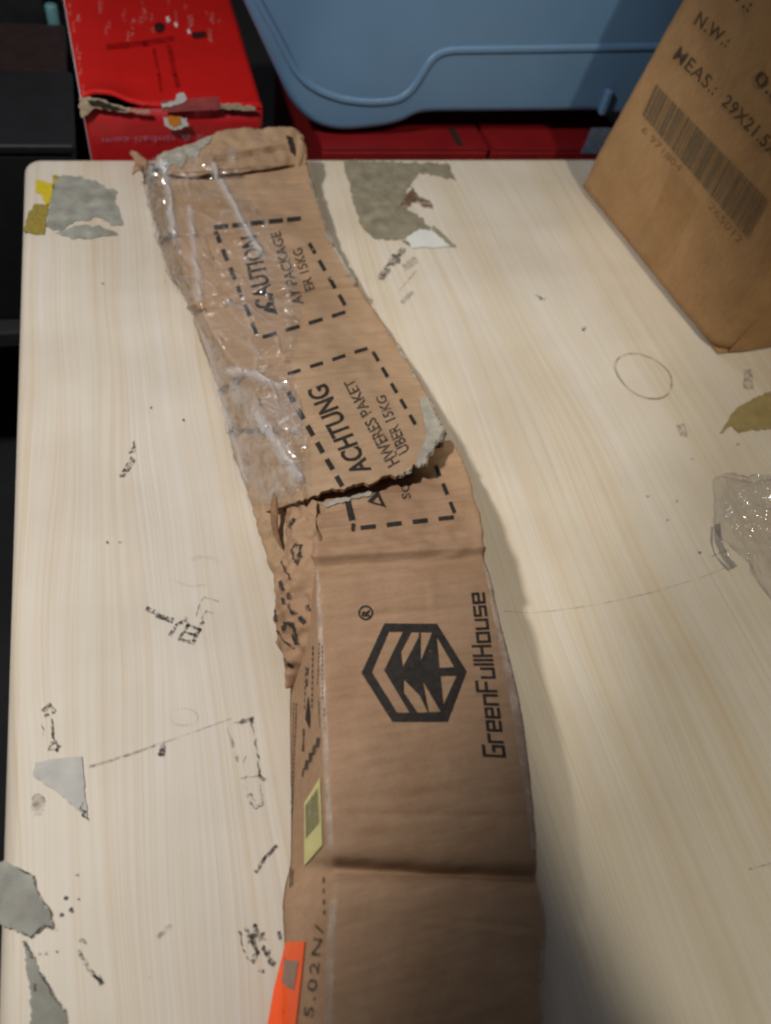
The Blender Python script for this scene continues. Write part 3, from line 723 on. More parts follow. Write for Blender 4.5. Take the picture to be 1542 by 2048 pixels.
# ---- prints on the far half
def T(s, q, bold=.02, space=1.0): return (text2d(s, bold, space), quad_map(q))
lay('print', [(polys(dashes((428, 456), (516, 676), 6, .62, 9, 8) + dashes((516, 678), (700, 622), 4, .6, 7) + dashes((614, 480), (694, 618), 4, .6, 8)
                     + dashes((424, 456), (606, 437), 5, .78, 9)), None)], S_B, .0007, M_INK, carton, 10, label='black dashed frame round CAUTION')
lay('print', [T('CAUTION', [(552, 612), (515, 470), (480, 476), (512, 622)], .022)], S_B, .0007, M_INK, carton, 10, label='black word CAUTION')
lay('print', [(fill2d([[(556, 630), (540, 594), (527, 622)], [(549, 618), (541, 607), (536, 617)]]), None)], S_B, .0010, M_INK, carton, 10, label='small black warning triangle')
lay('print', [T('AY PACKAGE', [(608, 608), (560, 462), (540, 468), (586, 612)], .02)], S_B, .0007, M_INK2, carton, 10)
lay('print', [T('ER 15KG', [(630, 578), (603, 494), (584, 500), (610, 584)], .02)], S_B, .0007, M_INK2, carton, 10)
lay('print', [(polys(dashes((566, 752), (744, 694), 4, .58, 6.5) + dashes((742, 698), (834, 856), 5, .6, 7.5) + dashes((572, 778), (688, 980), 6, .6, 11, 10)), None)], S_B, .0007, M_INK, carton, 10, label='black dashed frame round ACHTUNG')
lay('print', [T('ACHTUNG', [(744, 940), (652, 766), (612, 782), (704, 954)], .022)], S_B, .0007, M_INK, carton, 10, label='black word ACHTUNG')
lay('print', [T('HWERES PAKET', [(800, 924), (706, 756), (686, 766), (776, 938)], .02)], S_B, .0007, M_INK2, carton, 10)
lay('print', [T('ÜBER 15KG', [(820, 900), (770, 790), (746, 796), (792, 916)], .02)], S_B, .0007, M_INK2, carton, 10)
# lines where the board has been folded on the far half
lay('fold_line', [(polys(stroke([(372, 462), (420, 456), (470, 448)], 2.5) + stroke([(376, 466), (392, 520), (408, 575)], 2.5)), None)], S_B, .0008, M_STAIN, carton, 10)

# ---- prints on the near half
lay('print', [(polys(dashes((710, 1058), (918, 1034), 4, .58, 8) + dashes((868, 924), (912, 1034), 3, .6, 8) + stroke([(696, 1006), (703, 1036)], 10) + stroke([(706, 1060), (706, 1050)], 6)), None)],
    N_B, .0007, M_INK, carton, 10, label='black dashed corner below the tear')
lay('print', [(fill2d([[(734, 1004), (772, 1016), (756, 982)], [(745, 1004), (762, 1009), (755, 994)]]), None)], N_B, .0007, M_INK, carton, 10, label='black warning triangle below the tear')
lay('print', [T('SC', [(822, 998), (818, 966), (800, 968), (804, 1000)], .02)], N_B, .0007, M_INK2, carton, 10)
c5 = lambda pts: [(500 + x / 2.57, 1080 + y / 2.57) for x, y in pts]
logo = [c5([(572, 685), (690, 430), (960, 432), (1112, 675), (1015, 935), (730, 935)]),
        c5([(625, 680), (712, 472), (785, 472), (688, 672), (818, 888), (755, 888)]),
        c5([(775, 575), (828, 475), (866, 475), (866, 500), (784, 655)]), c5([(790, 720), (870, 800), (913, 888), (862, 890), (790, 785)]),
        c5([(876, 475), (935, 475), (876, 625)]), c5([(888, 730), (978, 884), (918, 888)]),
        c5([(958, 500), (1048, 655), (972, 658)]), c5([(978, 700), (1062, 698), (992, 848)])]
lay('logo', [(fill2d(logo), None)], N_B, .0007, M_INK, carton, 10, label='black hexagon logo with a stepped fir tree')
def circ(cx_, cy_, r, n=28): return [(cx_ + r * math.cos(a), cy_ + r * math.sin(a)) for a in np.linspace(0, 2 * math.pi, n, endpoint=False)]
lay('print', [(fill2d([circ(731, 1226, 15), circ(731, 1226, 11.5)]), None), T('R', [(739, 1234), (739, 1219), (723, 1219), (723, 1234)], .03)], N_B, .0007, M_INK, carton, 10, label='small registered mark')

# squared lettering drawn with strokes, cell 0..4 wide and 0..6 high (x-height 4)
GL = {'G': [[(4, 6), (0, 6), (0, 0), (4, 0), (4, 3), (2, 3)]], 'r': [[(0, 0), (0, 4), (3, 4)]], 'e': [[(3.6, 0), (0, 0), (0, 4), (3.6, 4), (3.6, 2), (0, 2)]],
      'n': [[(0, 0), (0, 4), (3.6, 4), (3.6, 0)]], 'F': [[(0, 0), (0, 6), (3.8, 6)], [(0, 3), (3.4, 3)]], 'u': [[(0, 4), (0, 0), (3.6, 0), (3.6, 4)]],
      'l': [[(0, 0), (0, 6)]], 'H': [[(0, 0), (0, 6)], [(4, 0), (4, 6)], [(0, 3), (4, 3)]], 'o': [[(0, 0), (0, 4), (3.6, 4), (3.6, 0), (0, 0)]],
      's': [[(3.6, 4), (0, 4), (0, 2), (3.6, 2), (3.6, 0), (0, 0)]]}
GW = {'G': 4, 'r': 3, 'l': 0, 'F': 3.8, 'H': 4}
sp, x = [], 0.0
for ch in 'GreenFullHouse':
    for pl in GL[ch]: sp += stroke([(x + a, b) for a, b in pl], .80)
    x += GW.get(ch, 3.6) + 1.75
tw = x - 1.75
qm = quad_map([(1008, 1513), (966, 1187), (934, 1189), (968, 1511)])
lay('print', [(polys([[qm(p[0] / tw, p[1] / 6.0) for p in q] for q in sp]), None)], N_B, .0007, M_INK, carton, 8, label='black squared lettering GreenFullHouse')

M_WORN_LIT = mat('worn_lit_board_edge', (.55, .43, .34), .8, .12, (120, 120, 120), alpha_noise=(60, .28, .65, .22, .8))  # edge wear, with edge highlights and right-side light painted into the pale colour
lay('worn_lit_edge', [(fill2d([[(632, 1140), (638, 1140), (646, 1270), (653, 1400), (660, 1560), (666, 1660), (668, 1700), (656, 1700), (650, 1560), (642, 1400), (637, 1270)]]), None)], N_B, .0004, M_WORN_LIT, carton, 8, label='pale worn left edge with painted highlight', rag=3)
lay('worn_lit_edge', [(fill2d([[(662, 1800), (676, 1800), (668, 1900), (664, 2060), (650, 2060), (654, 1900)]]), None)], N_B, .0004, M_WORN_LIT, carton, 8, rag=3)
lay('worn_lit_edge', [(fill2d([[(966, 1120), (980, 1125), (1008, 1250), (1042, 1390), (1066, 1560), (1078, 1700), (1062, 1700), (1046, 1560), (1018, 1390), (990, 1250)]]), None)], N_B, .0004, M_WORN_LIT, carton, 8, label='pale worn right edge with painted light', rag=4)
lay('worn_lit_edge', [(fill2d([[(1078, 1790), (1092, 1800), (1092, 1910), (1089, 2070), (1074, 2070), (1080, 1910)]]), None)], N_B, .0004, M_WORN_LIT, carton, 8, rag=4)
# ---- narrow left side of the near half: small print, hazard boxes, label, sticker
sl = []
for (x0, y0, x1, y1, w_) in [(594, 1405, 585, 1640, 2), (589, 1404, 583, 1625, 1.6)]:
    sl += dashes((x0, y0), (x1, y1), 26, .8, w_)
for (x0, y0, x1, y1, w_, n_) in [(640, 1285, 636, 1370, 2.2, 10), (645, 1290, 646, 1400, 1.8, 12), (627, 1290, 625, 1418, 3, 11), (613, 1330, 610, 1420, 1.8, 7), (609, 1448, 607, 1512, 4, 1), (617, 1332, 614, 1376, 4, 2),
                             (638, 1390, 641, 1466, 1.6, 1), (649, 1416, 650, 1460, 1.8, 5)]:
    sl += dashes((x0, y0), (x1, y1), n_, .72, w_)
for k in range(5): sl += stroke([(606 + 7.4 * k, 1552 - 15 * k), (608 + 7.4 * k, 1538 - 15 * k)], 6 if k else 2.5)
lay('print', [(polys(sl), None)], N_B, .0006, M_INK2, carton, 8, label='small worn print on the narrow side')
lay('print', [(fill2d([[(618, 1390), (612, 1438), (621, 1458), (622, 1430)]]), None)], N_B, .0008, M_INK, carton, 8)
lay('print', [T('5.02N/', [(628, 2036), (650, 1852), (632, 1848), (608, 2034)], .012, 1.25)], N_B, .0006, M_INK2, carton, 10, label='black stencilled figures on the narrow side')
lay('print', [(polys(dashes((650, 1836), (648, 1750), 4, .5, 4)), None)], N_B, .0006, M_INK2, carton, 10)
lay('print', [(polys(stroke([(587, 1740), (586, 1770)], 2) + stroke([(582, 1735), (582, 1775)], 2)), None)], N_B, .0006, M_INK2, carton, 10)
M_YLAB = mat('yellow_paper_label', (.60, .56, .24), .6, .05, (60, 60, 60))
yl = [(642, 1556), (647, 1690), (611, 1731), (611, 1606)]
lab = lay('barcode_label', [(fill2d([yl]), None)], N_B, .0007, M_YLAB, carton, 10, .0003, 'small pale yellow barcode label')
bars = []; rnd = random.Random(3); yq = quad_map([(614, 1680), (613, 1610), (640, 1570), (644, 1645)])
xx = 0.02
while xx < .98:
    wv = rnd.choice([.012, .02, .03]); bars.append([yq(0.02, xx), yq(.96, xx), yq(.96, min(1, xx + wv)), yq(.02, min(1, xx + wv))]); xx += wv + rnd.choice([.02, .03])
lay('barcode', [(polys(bars), None)], N_B, .0014, mat('grey_print', (.22, .21, .13), .8, .1), carton, 8)
M_ORG = mat('fluorescent_orange_sticker', (.92, .105, .012), .45, .04, (60, 60, 60))
lay('orange_sticker', [(fill2d([[(574, 1884), (613, 1882), (605, 1960), (592, 2075), (530, 2075), (560, 1950)]]), None)], N_B, .0010, M_ORG, carton, 10, .0003, 'fluorescent orange torn sticker on the narrow side')
M_GRYP = mat('greyed_sticker_patch', (.30, .22, .17), .7, .12, (90, 90, 90), alpha_noise=(60, .3, .7, .75, 1))
lay('sticker_wear', [(fill2d([[(566, 1920), (602, 1921), (592, 1980), (576, 1974), (558, 1968)]]), None), (fill2d([[(552, 2016), (566, 2022), (564, 2075), (536, 2075)]]), None)], N_B, .0018, M_GRYP, carton, 10)
on_table('sticker_tail', [[(566, 1905), (574, 1884), (574, 2075), (530, 2075), (548, 1975)]], M_ORG, off=.0016)

# ---- broken lettering on the crushed flap
fp = stroke([(588, 1118), (584, 1100), (592, 1088), (602, 1092), (600, 1106), (592, 1124)], 4) + stroke([(602, 1112), (596, 1128)], 4) \
   + stroke([(562, 1122), (580, 1156)], 3.5) + stroke([(562, 1165), (566, 1178)], 6) + stroke([(578, 1186), (580, 1196)], 6) + stroke([(578, 1210), (582, 1224), (594, 1226)], 5) + stroke([(567, 1198), (569, 1206)], 6) \
   + stroke([(548, 1220), (552, 1240)], 6) + stroke([(568, 1256), (570, 1246), (586, 1248), (590, 1262)], 5) + stroke([(568, 1254), (570, 1262)], 8) + stroke([(590, 1270), (594, 1284)], 9) + stroke([(556, 1262), (570, 1284), (588, 1296)], 3) \
   + stroke([(602, 1236), (608, 1244)], 7) + stroke([(616, 1212), (618, 1220)], 7) + stroke([(588, 1040), (580, 1052)], 6) + stroke([(566, 1316), (584, 1332)], 5)
lay('print', [(polys(fp), None)], FL_B, .0008, mat('worn_print', (.05, .042, .036), .8, .3, (200, 200, 200), spec=.15, alpha_noise=(170, .34, .55, .15, .9)), carton, 4, rag=3, label='broken black lettering on the crumpled flap')

# ---- clear film and tape still wrapped over the far half
def film(name, left, right, nu, nvv, amp, m, tgt, off=.0025, seed=0, label=None, ridges=()):
    A = resample(left, nu); B = resample(right, nu); V = []; W = []
    for i in range(nu):
        for j in range(nvv):
            q = A[i] + (B[i] - A[i]) * j / (nvv - 1)
            r = Vector(ray(q[0], q[1])); r.normalize()
            h, n, k, d = tgt.ray_cast(Vector(CAM), r)
            if h is None: h = Vector(P(q[0], q[1], .02)); n = Vector((0, 0, 1))
            if n.dot(r) > 0: n = -n
            c = max(0, 1 - 3.2 * abs(fnoise((h.x * 1.5 + h.y * .5, h.y * .55 - h.x * .3, h.z + seed), 24, 2)))**2
            c2 = max(0, 1 - 3.0 * abs(fnoise((h.x * 1.2, h.y * .8, h.z + 5 + seed), 55, 2)))**2
            e = 0
            for (ax, ay, bx, by, hh) in ridges:
                t = max(0, min(1, ((q[0] - ax) * (bx - ax) + (q[1] - ay) * (by - ay)) / ((bx - ax)**2 + (by - ay)**2)))
                dd = math.hypot(q[0] - ax - t * (bx - ax), q[1] - ay - t * (by - ay)); e += hh * math.exp(-(dd / 7.0)**2)
            V.append(h + n * (off + amp * (c * .9 + c2 * .5) + e))
            W.append(min(1.0, (c**3 * .34 + c2**4 * .16) * (.35 + .65 * max(0, noise.noise(h * 30) + .4)) + e * 130))
    me = from_pd(name, V, grid_faces(nu, nvv))
    at = me.attributes.new('fold_white', 'FLOAT', 'POINT'); at.data.foreach_set('value', W)
    return link(name, me, m, carton, label)
M_FILM = film_mat('clear_film', .07, .05, .07)
M_FILM2 = film_mat('crumpled_clear_film', .09, .12, .08)
SIDE_B = bvh_of(sleeve, ef, side)
film('plastic_film', [(306, 318), (302, 400), (322, 480), (352, 550), (380, 610), (420, 690), (468, 780), (520, 880), (585, 990)],
     [(470, 300), (500, 400), (545, 470), (600, 560), (600, 640), (580, 720), (600, 800), (615, 880), (625, 975)], 200, 90, .0034, M_FILM, SIDE_B, .002, 0, 'clear crinkled plastic film over the far half',
     [(424, 336, 520, 512, .0045), (380, 420, 400, 600, .003), (470, 740, 560, 780, .004), (520, 830, 600, 960, .004), (330, 330, 350, 470, .004)])
film('plastic_film', [(300, 330), (296, 400), (316, 470), (338, 530), (352, 570)], [(335, 330), (345, 400), (352, 470), (372, 530), (400, 600)], 120, 40, .006, M_FILM2, SIDE_B, .003, 3, 'bunched cloudy film along the left edge')
film('plastic_film', [(440, 770), (458, 850), (492, 950), (530, 1000)], [(520, 735), (590, 790), (605, 880), (600, 990)], 120, 60, .0042, M_FILM2, SIDE_B, .003, 7, 'loose cloudy film above the side split')

film('plastic_film', [(386, 620), (418, 700), (446, 800), (470, 900), (506, 1010)], [(436, 690), (484, 780), (520, 860), (556, 940), (596, 1004)], 110, 36, .0026, film_mat('hanging_film', .09, .11, .10), SIDE_B, .0025, 11,
     'pale loose film hanging down the left side', [(412, 650, 500, 960, .003)])

# ------------------------------------------------------------------ kraft box standing at the right
kA, kB = P(1152, 374, 0), P(1424, 712, 0)
KL = .180                                     # lean of the printed face
ku = (kB - kA) / np.linalg.norm(kB - kA); kup = np.array([KL, 0.0, 1.0]); kin = np.array([ku[1] * -1, ku[0], 0]); kin = np.array([1.0, .09, 0]); kin /= np.linalg.norm(kin)
kbox = thing('kraft_box', 'ochre brown cardboard box with printed barcode, leaning at the right end of the table', 'cardboard box', tuple(kA + (kB - kA) / 2))
Lk = np.linalg.norm(kB - kA); Hk = .40; Dk = .30
def kpt(u, d, z): return kA + ku * u + kin * d + kup * z
bm = bmesh.new()
nu, nz_, nd = 40, 40, 16
def ksheet(bm, f, a, b):
    vs = [[bm.verts.new(tuple(f(i / a, j / b))) for j in range(b + 1)] for i in range(a + 1)]
    for i in range(a):
        for j in range(b): bm.faces.new([vs[i][j], vs[i + 1][j], vs[i + 1][j + 1], vs[i][j + 1]])
def kf(u, z):   # printed face, bulged a little
    p = kpt(u * Lk, 0, z * Hk + .003); b = math.sin(math.pi * u) * math.sin(math.pi * min(1, z * 1.2)) * .006
    p = p - kin * (b + .0015 * fnoise(p, 9) + .0006 * fnoise(p, 40)); 
    e = min(u, 1 - u) * Lk
    rk = .022 if u > .5 else .013
    if e < rk: p = p + kin * (rk - math.sqrt(max(0, rk**2 - (rk - e)**2)))
    if e < .03 and z < .12: p = p + kin * .006 * (1 - e / .03) * (1 - z / .12)
    if z * Hk < .008: p = p + kin * (.008 - math.sqrt(max(0, .008**2 - (.008 - z * Hk)**2)))
    return p
def kfront(d, z):
    p = kpt(Lk - .0, d * Dk + .022, z * Hk + .003); return p + ku * (.004 * math.sin(math.pi * d) + .004 * fnoise(p, 22) * math.sin(math.pi * min(1, d * 6)))
def kback(d, z): return kpt(0, d * Dk + .012, z * Hk + .003)
def ktop(u, d): return kpt(u * Lk, d * Dk + .004, Hk + .002)
def kbot(u, d): return kpt(u * Lk, d * Dk + .008, .003)
def kfar(u, z): return kpt(u * Lk, Dk + .012, z * Hk + .003)
ksheet(bm, kf, 60, 60); ksheet(bm, kfront, 20, 30); ksheet(bm, kback, 8, 8); ksheet(bm, kbot, 8, 8); ksheet(bm, kfar, 8, 8); ksheet(bm, ktop, 8, 8)
kbody = link('box_body', bm_mesh('box_body', bm), M_KRAFT3, kbox)
K_B = bvh_of(kbody)
def KT(s, q, m=M_INK, bold=.02, sp=1.0, lb=None): return lay('print', [T(s, q, bold, sp)], K_B, .0008, m, kbox, 12, label=lb)
KT('MEAS.:', [(1345, 116), (1426, 192), (1441, 169), (1362, 92)], M_INKG, .008, 1.1, 'dark grey line MEAS.:')
KT('29X21.5X', [(1442, 208), (1547, 318), (1564, 296), (1458, 187)], M_INKG, .015, 1.05, 'dark grey line 29X21.5X')
KT('N.W.:', [(1387, 48), (1452, 96), (1464, 74), (1402, 22)], M_INKG, .02, 1.15, 'dark grey line N.W.:')
KT('G.W.:', [(1424, -45), (1496, 26), (1510, 2), (1440, -68)], M_INKG, .02, 1.15)
KT('0.5', [(1507, 162), (1556, 212), (1572, 190), (1522, 137)], M_INKG)
bars = []; rnd = random.Random(9); bq = quad_map([(1285, 230), (1499, 481), (1541, 405), (1313, 168)]); xx = 0
while xx < .985:
    wv = rnd.choice([.006, .009, .014, .02]) if xx > .1 else rnd.choice([.01, .02]); bars.append([bq(xx, 0), bq(min(1, xx + wv), 0), bq(min(1, xx + wv), 1), bq(xx, 1)]); xx += wv + rnd.choice([.004, .006, .009])
lay('barcode', [(polys(bars), None)], K_B, .0008, mat('barcode_print', (.15, .105, .06), .8, .15, (150, 150, 150), alpha_noise=(120, .25, .6, .6, .9)), kbox, 16, label='wide grey brown barcode')
M_KFAINT = mat('faded_print', (.17, .10, .05), .8, .1, alpha_noise=(200, .3, .6, .2, .8))
KT('6 971804', [(1282, 262), (1358, 345), (1366, 334), (1291, 252)], M_KFAINT, 0)
KT('265012', [(1416, 414), (1478, 490), (1488, 478), (1424, 403)], M_KFAINT, 0)
lay('clear_tape', [(fill2d([[(1252, 500), (1300, 440), (1345, 330), (1400, 400), (1360, 480), (1312, 588)]]), None)], K_B, .0012, film_mat('packing_tape', .04, .05, .15, (.96, .93, .85)), kbox, 10, label='clear packing tape over the lower edge')

# ------------------------------------------------------------------ clear plastic bag, right edge
pc = P(1572, 1088, 0)
bag = thing('plastic_bag', 'small crumpled clear plastic bag lying at the right side of the table', 'plastic bag', tuple(pc))
V = []; na, nr = 160, 60
for i in range(nr):
    t = i / (nr - 1)
    for j in range(na):
        a = 2 * math.pi * j / na; rx, ry = .072, .088
        R = (1 - t**2.2) ** .5 if t < 1 else 0
        wob = 1 + .10 * math.sin(3 * a + 1) + .05 * math.sin(7 * a) + .05 * noise.noise(Vector((math.cos(a) * 3, math.sin(a) * 3, t * 4)))
        p = np.array([pc[0] + .004 + rx * R * wob * math.cos(a), pc[1] + ry * R * wob * math.sin(a), .0015 + .034 * t])
        k = max(0, 1 - 2.6 * abs(fnoise((p[0] * 1.3, p[1] * .7, p[2] * .6), 26, 2)))**2 + .5 * max(0, 1 - 3 * abs(fnoise((p[0], p[1] * 1.2, p[2] + 3), 60, 2)))**2
        p[2] += (.006 * k + .014 * (abs(fnoise(p, 30, 3)) - .15)) * (1 if t > .1 else t * 8); p[0] += .006 * fnoise((p[0], p[1], p[2] + 4), 25) * (t > 0); p[2] *= .8
        p[2] = max(p[2], .0012); V.append(p)
F = [(i * na + j, i * na + (j + 1) % na, (i + 1) * na + (j + 1) % na, (i + 1) * na + j) for i in range(nr - 1) for j in range(na)]
link('bag_film', from_pd('bag_film', V, F), film_mat('clear_bag', .11, .05, .10, (.965, .965, .98)), bag)
patch('sealed_edge', [(1428, 1050, .004), (1430, 1085, .006), (1442, 1110, .006), (1462, 1140, .004)], [(1440, 1046, .010), (1444, 1080, .013), (1454, 1104, .013), (1474, 1132, .008)], 24, 6, .001, .0006,
      film_mat('bag_seam', .12, .25, .12, (.72, .72, .76)), 'cloudy folded seam', .001, 0, bag)

# ------------------------------------------------------------------ behind the table: red boxes, blue bin, dark shelf stuff
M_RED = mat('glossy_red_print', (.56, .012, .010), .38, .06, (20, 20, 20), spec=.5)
M_RED2 = mat('dark_red_print', (.42, .010, .014), .42, .06, (20, 20, 20), spec=.5)
SH_Z = -.30
bm = bmesh.new(); box_bm(bm, (-.9, 1.02, SH_Z - .03), (1.6, 2.3, SH_Z)); 
sh = thing('shelf', 'dark low shelf behind the table that carries the boxes', 'shelf', (.3, 1.6, -.75))
link('shelf_board', bm_mesh('shelf_board', bm, .003, 2), mat('dark_shelf', (.02, .02, .022), .7, .2), sh, smooth=False)
for lx in (-.8, 1.45):
    for ly in (1.05, 2.2):
        bm = bmesh.new(); box_bm(bm, (lx, ly, -.749), (lx + .05, ly + .05, SH_Z - .032)); link('leg', bm_mesh('leg', bm), M_LEG, sh, smooth=False)

# left red box
yF = 1.032
zt = PV(345, 218, (0, yF, 0), (0, 1, 0))[2]
a, b_ = PV(166, 222, (0, yF, 0), (0, 1, 0)), PV(525, 216, (0, yF, 0), (0, 1, 0))
c_, d_ = P(460, 0, zt), P(128, 0, zt)
def ext(p, q, k): return p + (q - p) * k
c2, d2_ = ext(b_, c_, 1.5), ext(a, d_, 1.5); c2[2] = d2_[2] = a[2] = b_[2] = zt
red = thing('red_box', 'bright red printed carton with torn top edge behind the left of the table', 'cardboard box', ((a[0] + b_[0]) / 2, yF + .2, SH_Z))
def wallq(name, p, q, z0, m, par, th=.003, lb=None):
    n = 30; rows = []
    for i in range(n):
        pt = p + (q - p) * i / (n - 1)
        rows.append([np.array([pt[0], pt[1], z]) + np.array([0, .002, 0]) * fnoise((pt[0], pt[1], z), 20) for z in np.linspace(z0, p[2], 16)])
    return link(name, shell(name, np.array(rows), th, np.cross(q - p, np.array([0, 0, 1.0]))), m, par, lb)
wallq('front_panel', a, b_, SH_Z + .001, M_RED2, red)
M_GREYSIDE = mat('grey_white_side', (.55, .57, .62), .6, .08)
wallq('side_panel', d2_ + np.array([-.001, 0, 0]), a + np.array([-.001, .004, 0]), SH_Z + .001, M_GREYSIDE, red, .003, 'pale grey side panel')
wallq('side_panel', b_ + np.array([.001, .004, 0]), c2 + np.array([.001, 0, 0]), SH_Z + .001, M_RED2, red)
wallq('back_panel', c2 + np.array([-.004, .002, 0]), d2_ + np.array([.004, .002, 0]), SH_Z + .001, M_RED2, red)
# top flap, its near edge lifts at the left
n = 40; rows = []
for i in range(n):
    u = i / (n - 1); row = []
    for j in range(40):
        v = j / 39
        p = (a * (1 - u) + b_ * u) * (1 - v) + (d2_ * (1 - u) + c2 * u) * v
        lift = .010 * math.exp(-(v / .06)**2) * math.exp(-((u - .12) / .16)**2) + .003 * math.exp(-(v / .05)**2) * math.exp(-((u - .9) / .12)**2)
        cut = .014 * math.exp(-((u - .10) / .13)**2) * (1 - v)
        p = p + np.array([0, cut + .002 * (1 - v) * fnoise((p[0], 1, 1), 60), .004 + lift + .001 * fnoise(p, 12)]); row.append(p)
    rows.append(row)
Gt = np.array(rows); flapo = link('top_flap', shell('top_flap', Gt, .003, (0, 0, 1)), M_RED, red)
R_B = bvh_of(flapo); Fp = ((0, yF - .003, 0), (0, -1, 0))
M_FIB = mat('torn_board_fibre', (.42, .34, .24), .9, .3, (120, 120, 120), .3)
lay('torn_edge', [(fill2d([torn([(158, 194), (176, 191), (206, 197), (250, 213), (300, 219), (300, 222), (240, 219), (190, 211), (174, 226), (164, 232), (157, 210)], 5, 2.5, 61)]), None)], Fp, .003, M_FIB, red, 10, .002, 'tan torn board edge')
lay('torn_edge', [(fill2d([torn([(438, 206), (470, 204), (510, 212), (510, 217), (470, 216), (440, 214)], 5, 2, 62)]), None)], Fp, .003, M_FIB, red, 10, .002)
lay('torn_edge', [(fill2d([torn([(126, 0), (132, 0), (140, 60), (152, 120), (162, 190), (156, 190), (146, 130), (134, 60)], 6, 2, 63)]), None)], R_B, .0015, M_FIB, red, 10)
lay('hollow_shade', [(fill2d([torn([(174, 196), (200, 196), (240, 212), (252, 217), (210, 213), (180, 206)], 5, 1.5, 64)]), None)], Fp, .0055, mat('board_gap_shade', (.03, .02, .016), .9), red, 10)  # shade under the torn board edge painted as a dark patch
M_DKRED = mat('dark_red_graphic', (.20, .004, .004), .4, .2, alpha_noise=(60, .3, .6, .10, .45))
lay('print', [(polys(stroke([(218, 94), (290, 88), (344, 78)], 10) + stroke([(338, 92), (350, 150), (356, 172)], 8) + stroke([(308, 100), (318, 150), (322, 182)], 5)), None)], R_B, .0006, M_DKRED, red, 12, label='faint dark cross graphic')
M_BLK2 = mat('black_mark', (.03, .012, .012), .5, .2, alpha_noise=(200, .3, .5, .4, 1))
lay('print', [(fill2d([torn(circ(319, 56, 11, 10), 6, 2, 65)]), None)], R_B, .0008, M_BLK2, red, 12)
lay('print', [(fill2d([torn([(384, 66), (412, 64), (414, 76), (386, 78)], 5, 2, 66)]), None)], R_B, .0008, M_BLK2, red, 12)
M_SCUFF = mat('white_scuff', (.70, .40, .38), .6, .1, alpha_noise=(180, .40, .70, 0, .45))
sc = [stroke([(335, 37), (337, 43)], 5)[0], stroke([(351, 48), (353, 53)], 4)[0], stroke([(377, 62), (379, 67)], 4)[0]]
lay('scuff', [(polys(sc), None)], R_B, .0010, mat('white_chip', (.8, .7, .7), .6), red, 8)
rnd = random.Random(2); sc = []
for k in range(24):
    x = rnd.uniform(150, 452); y = rnd.uniform(0, 40) if rnd.random() < .75 else rnd.uniform(40, 70); l = rnd.uniform(6, 22); sc += stroke([(x, y), (x + rnd.uniform(-1, 2), y + l)], rnd.uniform(2, 7))
for k in range(16):
    y = rnd.uniform(0, 215); x = 134 + y * .16 + rnd.uniform(2, 8); sc += stroke([(x, y), (x + 1, y + rnd.uniform(6, 20))], rnd.uniform(2, 4))
o = lay('scuff', [(polys(sc), None)], R_B, .0009, M_SCUFF, red, 12, label='pale scuffs on the red top', rag=6, kind='stuff')
lay('tape_strip', [(fill2d([[(322, 196), (438, 188), (438, 214), (322, 220)]]), None)], Fp, .006, mat('pink_grey_tape', (.42, .10, .10), .35, .15, (60, 60, 60), alpha_noise=(90, .3, .6, .4, .85)), red, 12, .0004, 'reddish translucent tape strip')
lay('paper_scrap', [(fill2d([torn([(322, 202), (350, 194), (352, 182), (366, 180), (372, 194), (352, 204), (324, 210)], 5, 2, 67)]), None), (fill2d([torn([(326, 228), (372, 230), (376, 246), (350, 254), (330, 246)], 5, 2, 68)]), None)], Fp, .0072, M_WHITE, red, 10, .0004, 'white paper scrap on the tape')
lay('paper_scrap', [(fill2d([torn([(334, 226), (360, 226), (362, 242), (346, 248), (336, 240)], 5, 2, 69)]), None)], Fp, .0084, mat('orange_scrap', (.62, .22, .02), .6), red, 10, 0, 'orange spot on the paper scrap')
lay('print', [T('x & tinball.com', [(408, 266), (204, 274), (204, 286), (408, 280)], .01, 1.1)], Fp, .0016, mat('lilac_print', (.30, .17, .26), .6, alpha_noise=(160, .3, .6, .2, .8)), red, 14, label='pale upside down web address')

# red cartons under the bin
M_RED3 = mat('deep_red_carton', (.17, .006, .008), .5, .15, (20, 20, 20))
yR = 1.035
def redlow(px0, px1, ztop, label, slot):
    a_ = PV(px0, 300, (0, yR, 0), (0, 1, 0))[0]; b2 = PV(px1, 300, (0, yR, 0), (0, 1, 0))[0]
    t = thing('red_carton', label, 'cardboard box', ((a_ + b2) / 2, yR + .2, SH_Z), 'red cartons under the blue bin')
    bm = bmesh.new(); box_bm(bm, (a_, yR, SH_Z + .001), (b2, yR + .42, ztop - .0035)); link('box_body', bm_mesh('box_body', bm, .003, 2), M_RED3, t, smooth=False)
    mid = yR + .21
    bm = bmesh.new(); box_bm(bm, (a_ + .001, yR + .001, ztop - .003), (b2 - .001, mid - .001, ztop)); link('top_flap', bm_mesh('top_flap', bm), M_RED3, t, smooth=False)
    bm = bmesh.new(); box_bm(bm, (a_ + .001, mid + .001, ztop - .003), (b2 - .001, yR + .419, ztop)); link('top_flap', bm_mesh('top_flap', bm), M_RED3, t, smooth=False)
    if slot:
        bm = bmesh.new(); box_bm(bm, (slot, yR + .010, ztop + .0004), (slot + .010, yR + .06, ztop + .0012)); link('slot', bm_mesh('slot', bm), mat('slot', (.012, .006, .006), .9), t, smooth=False)
    return t
zb = -.004
redlow(645, 978, zb, 'dark red carton under the bin foot with a dark slot in its top', P(890, 245, zb)[0])
r2 = redlow(984, 1262, zb, 'dark red carton with a grey blue label beside the kraft box', None)
lay('side_label', [(fill2d([[(1182, 254), (1222, 254), (1222, 306), (1160, 306)]]), None)], ((0, yR, 0), (0, -1, 0)), .002, mat('grey_blue_label', (.12, .15, .22), .5, .3, (150, 150, 150)), r2, 14, .0004, 'grey blue label on the front')

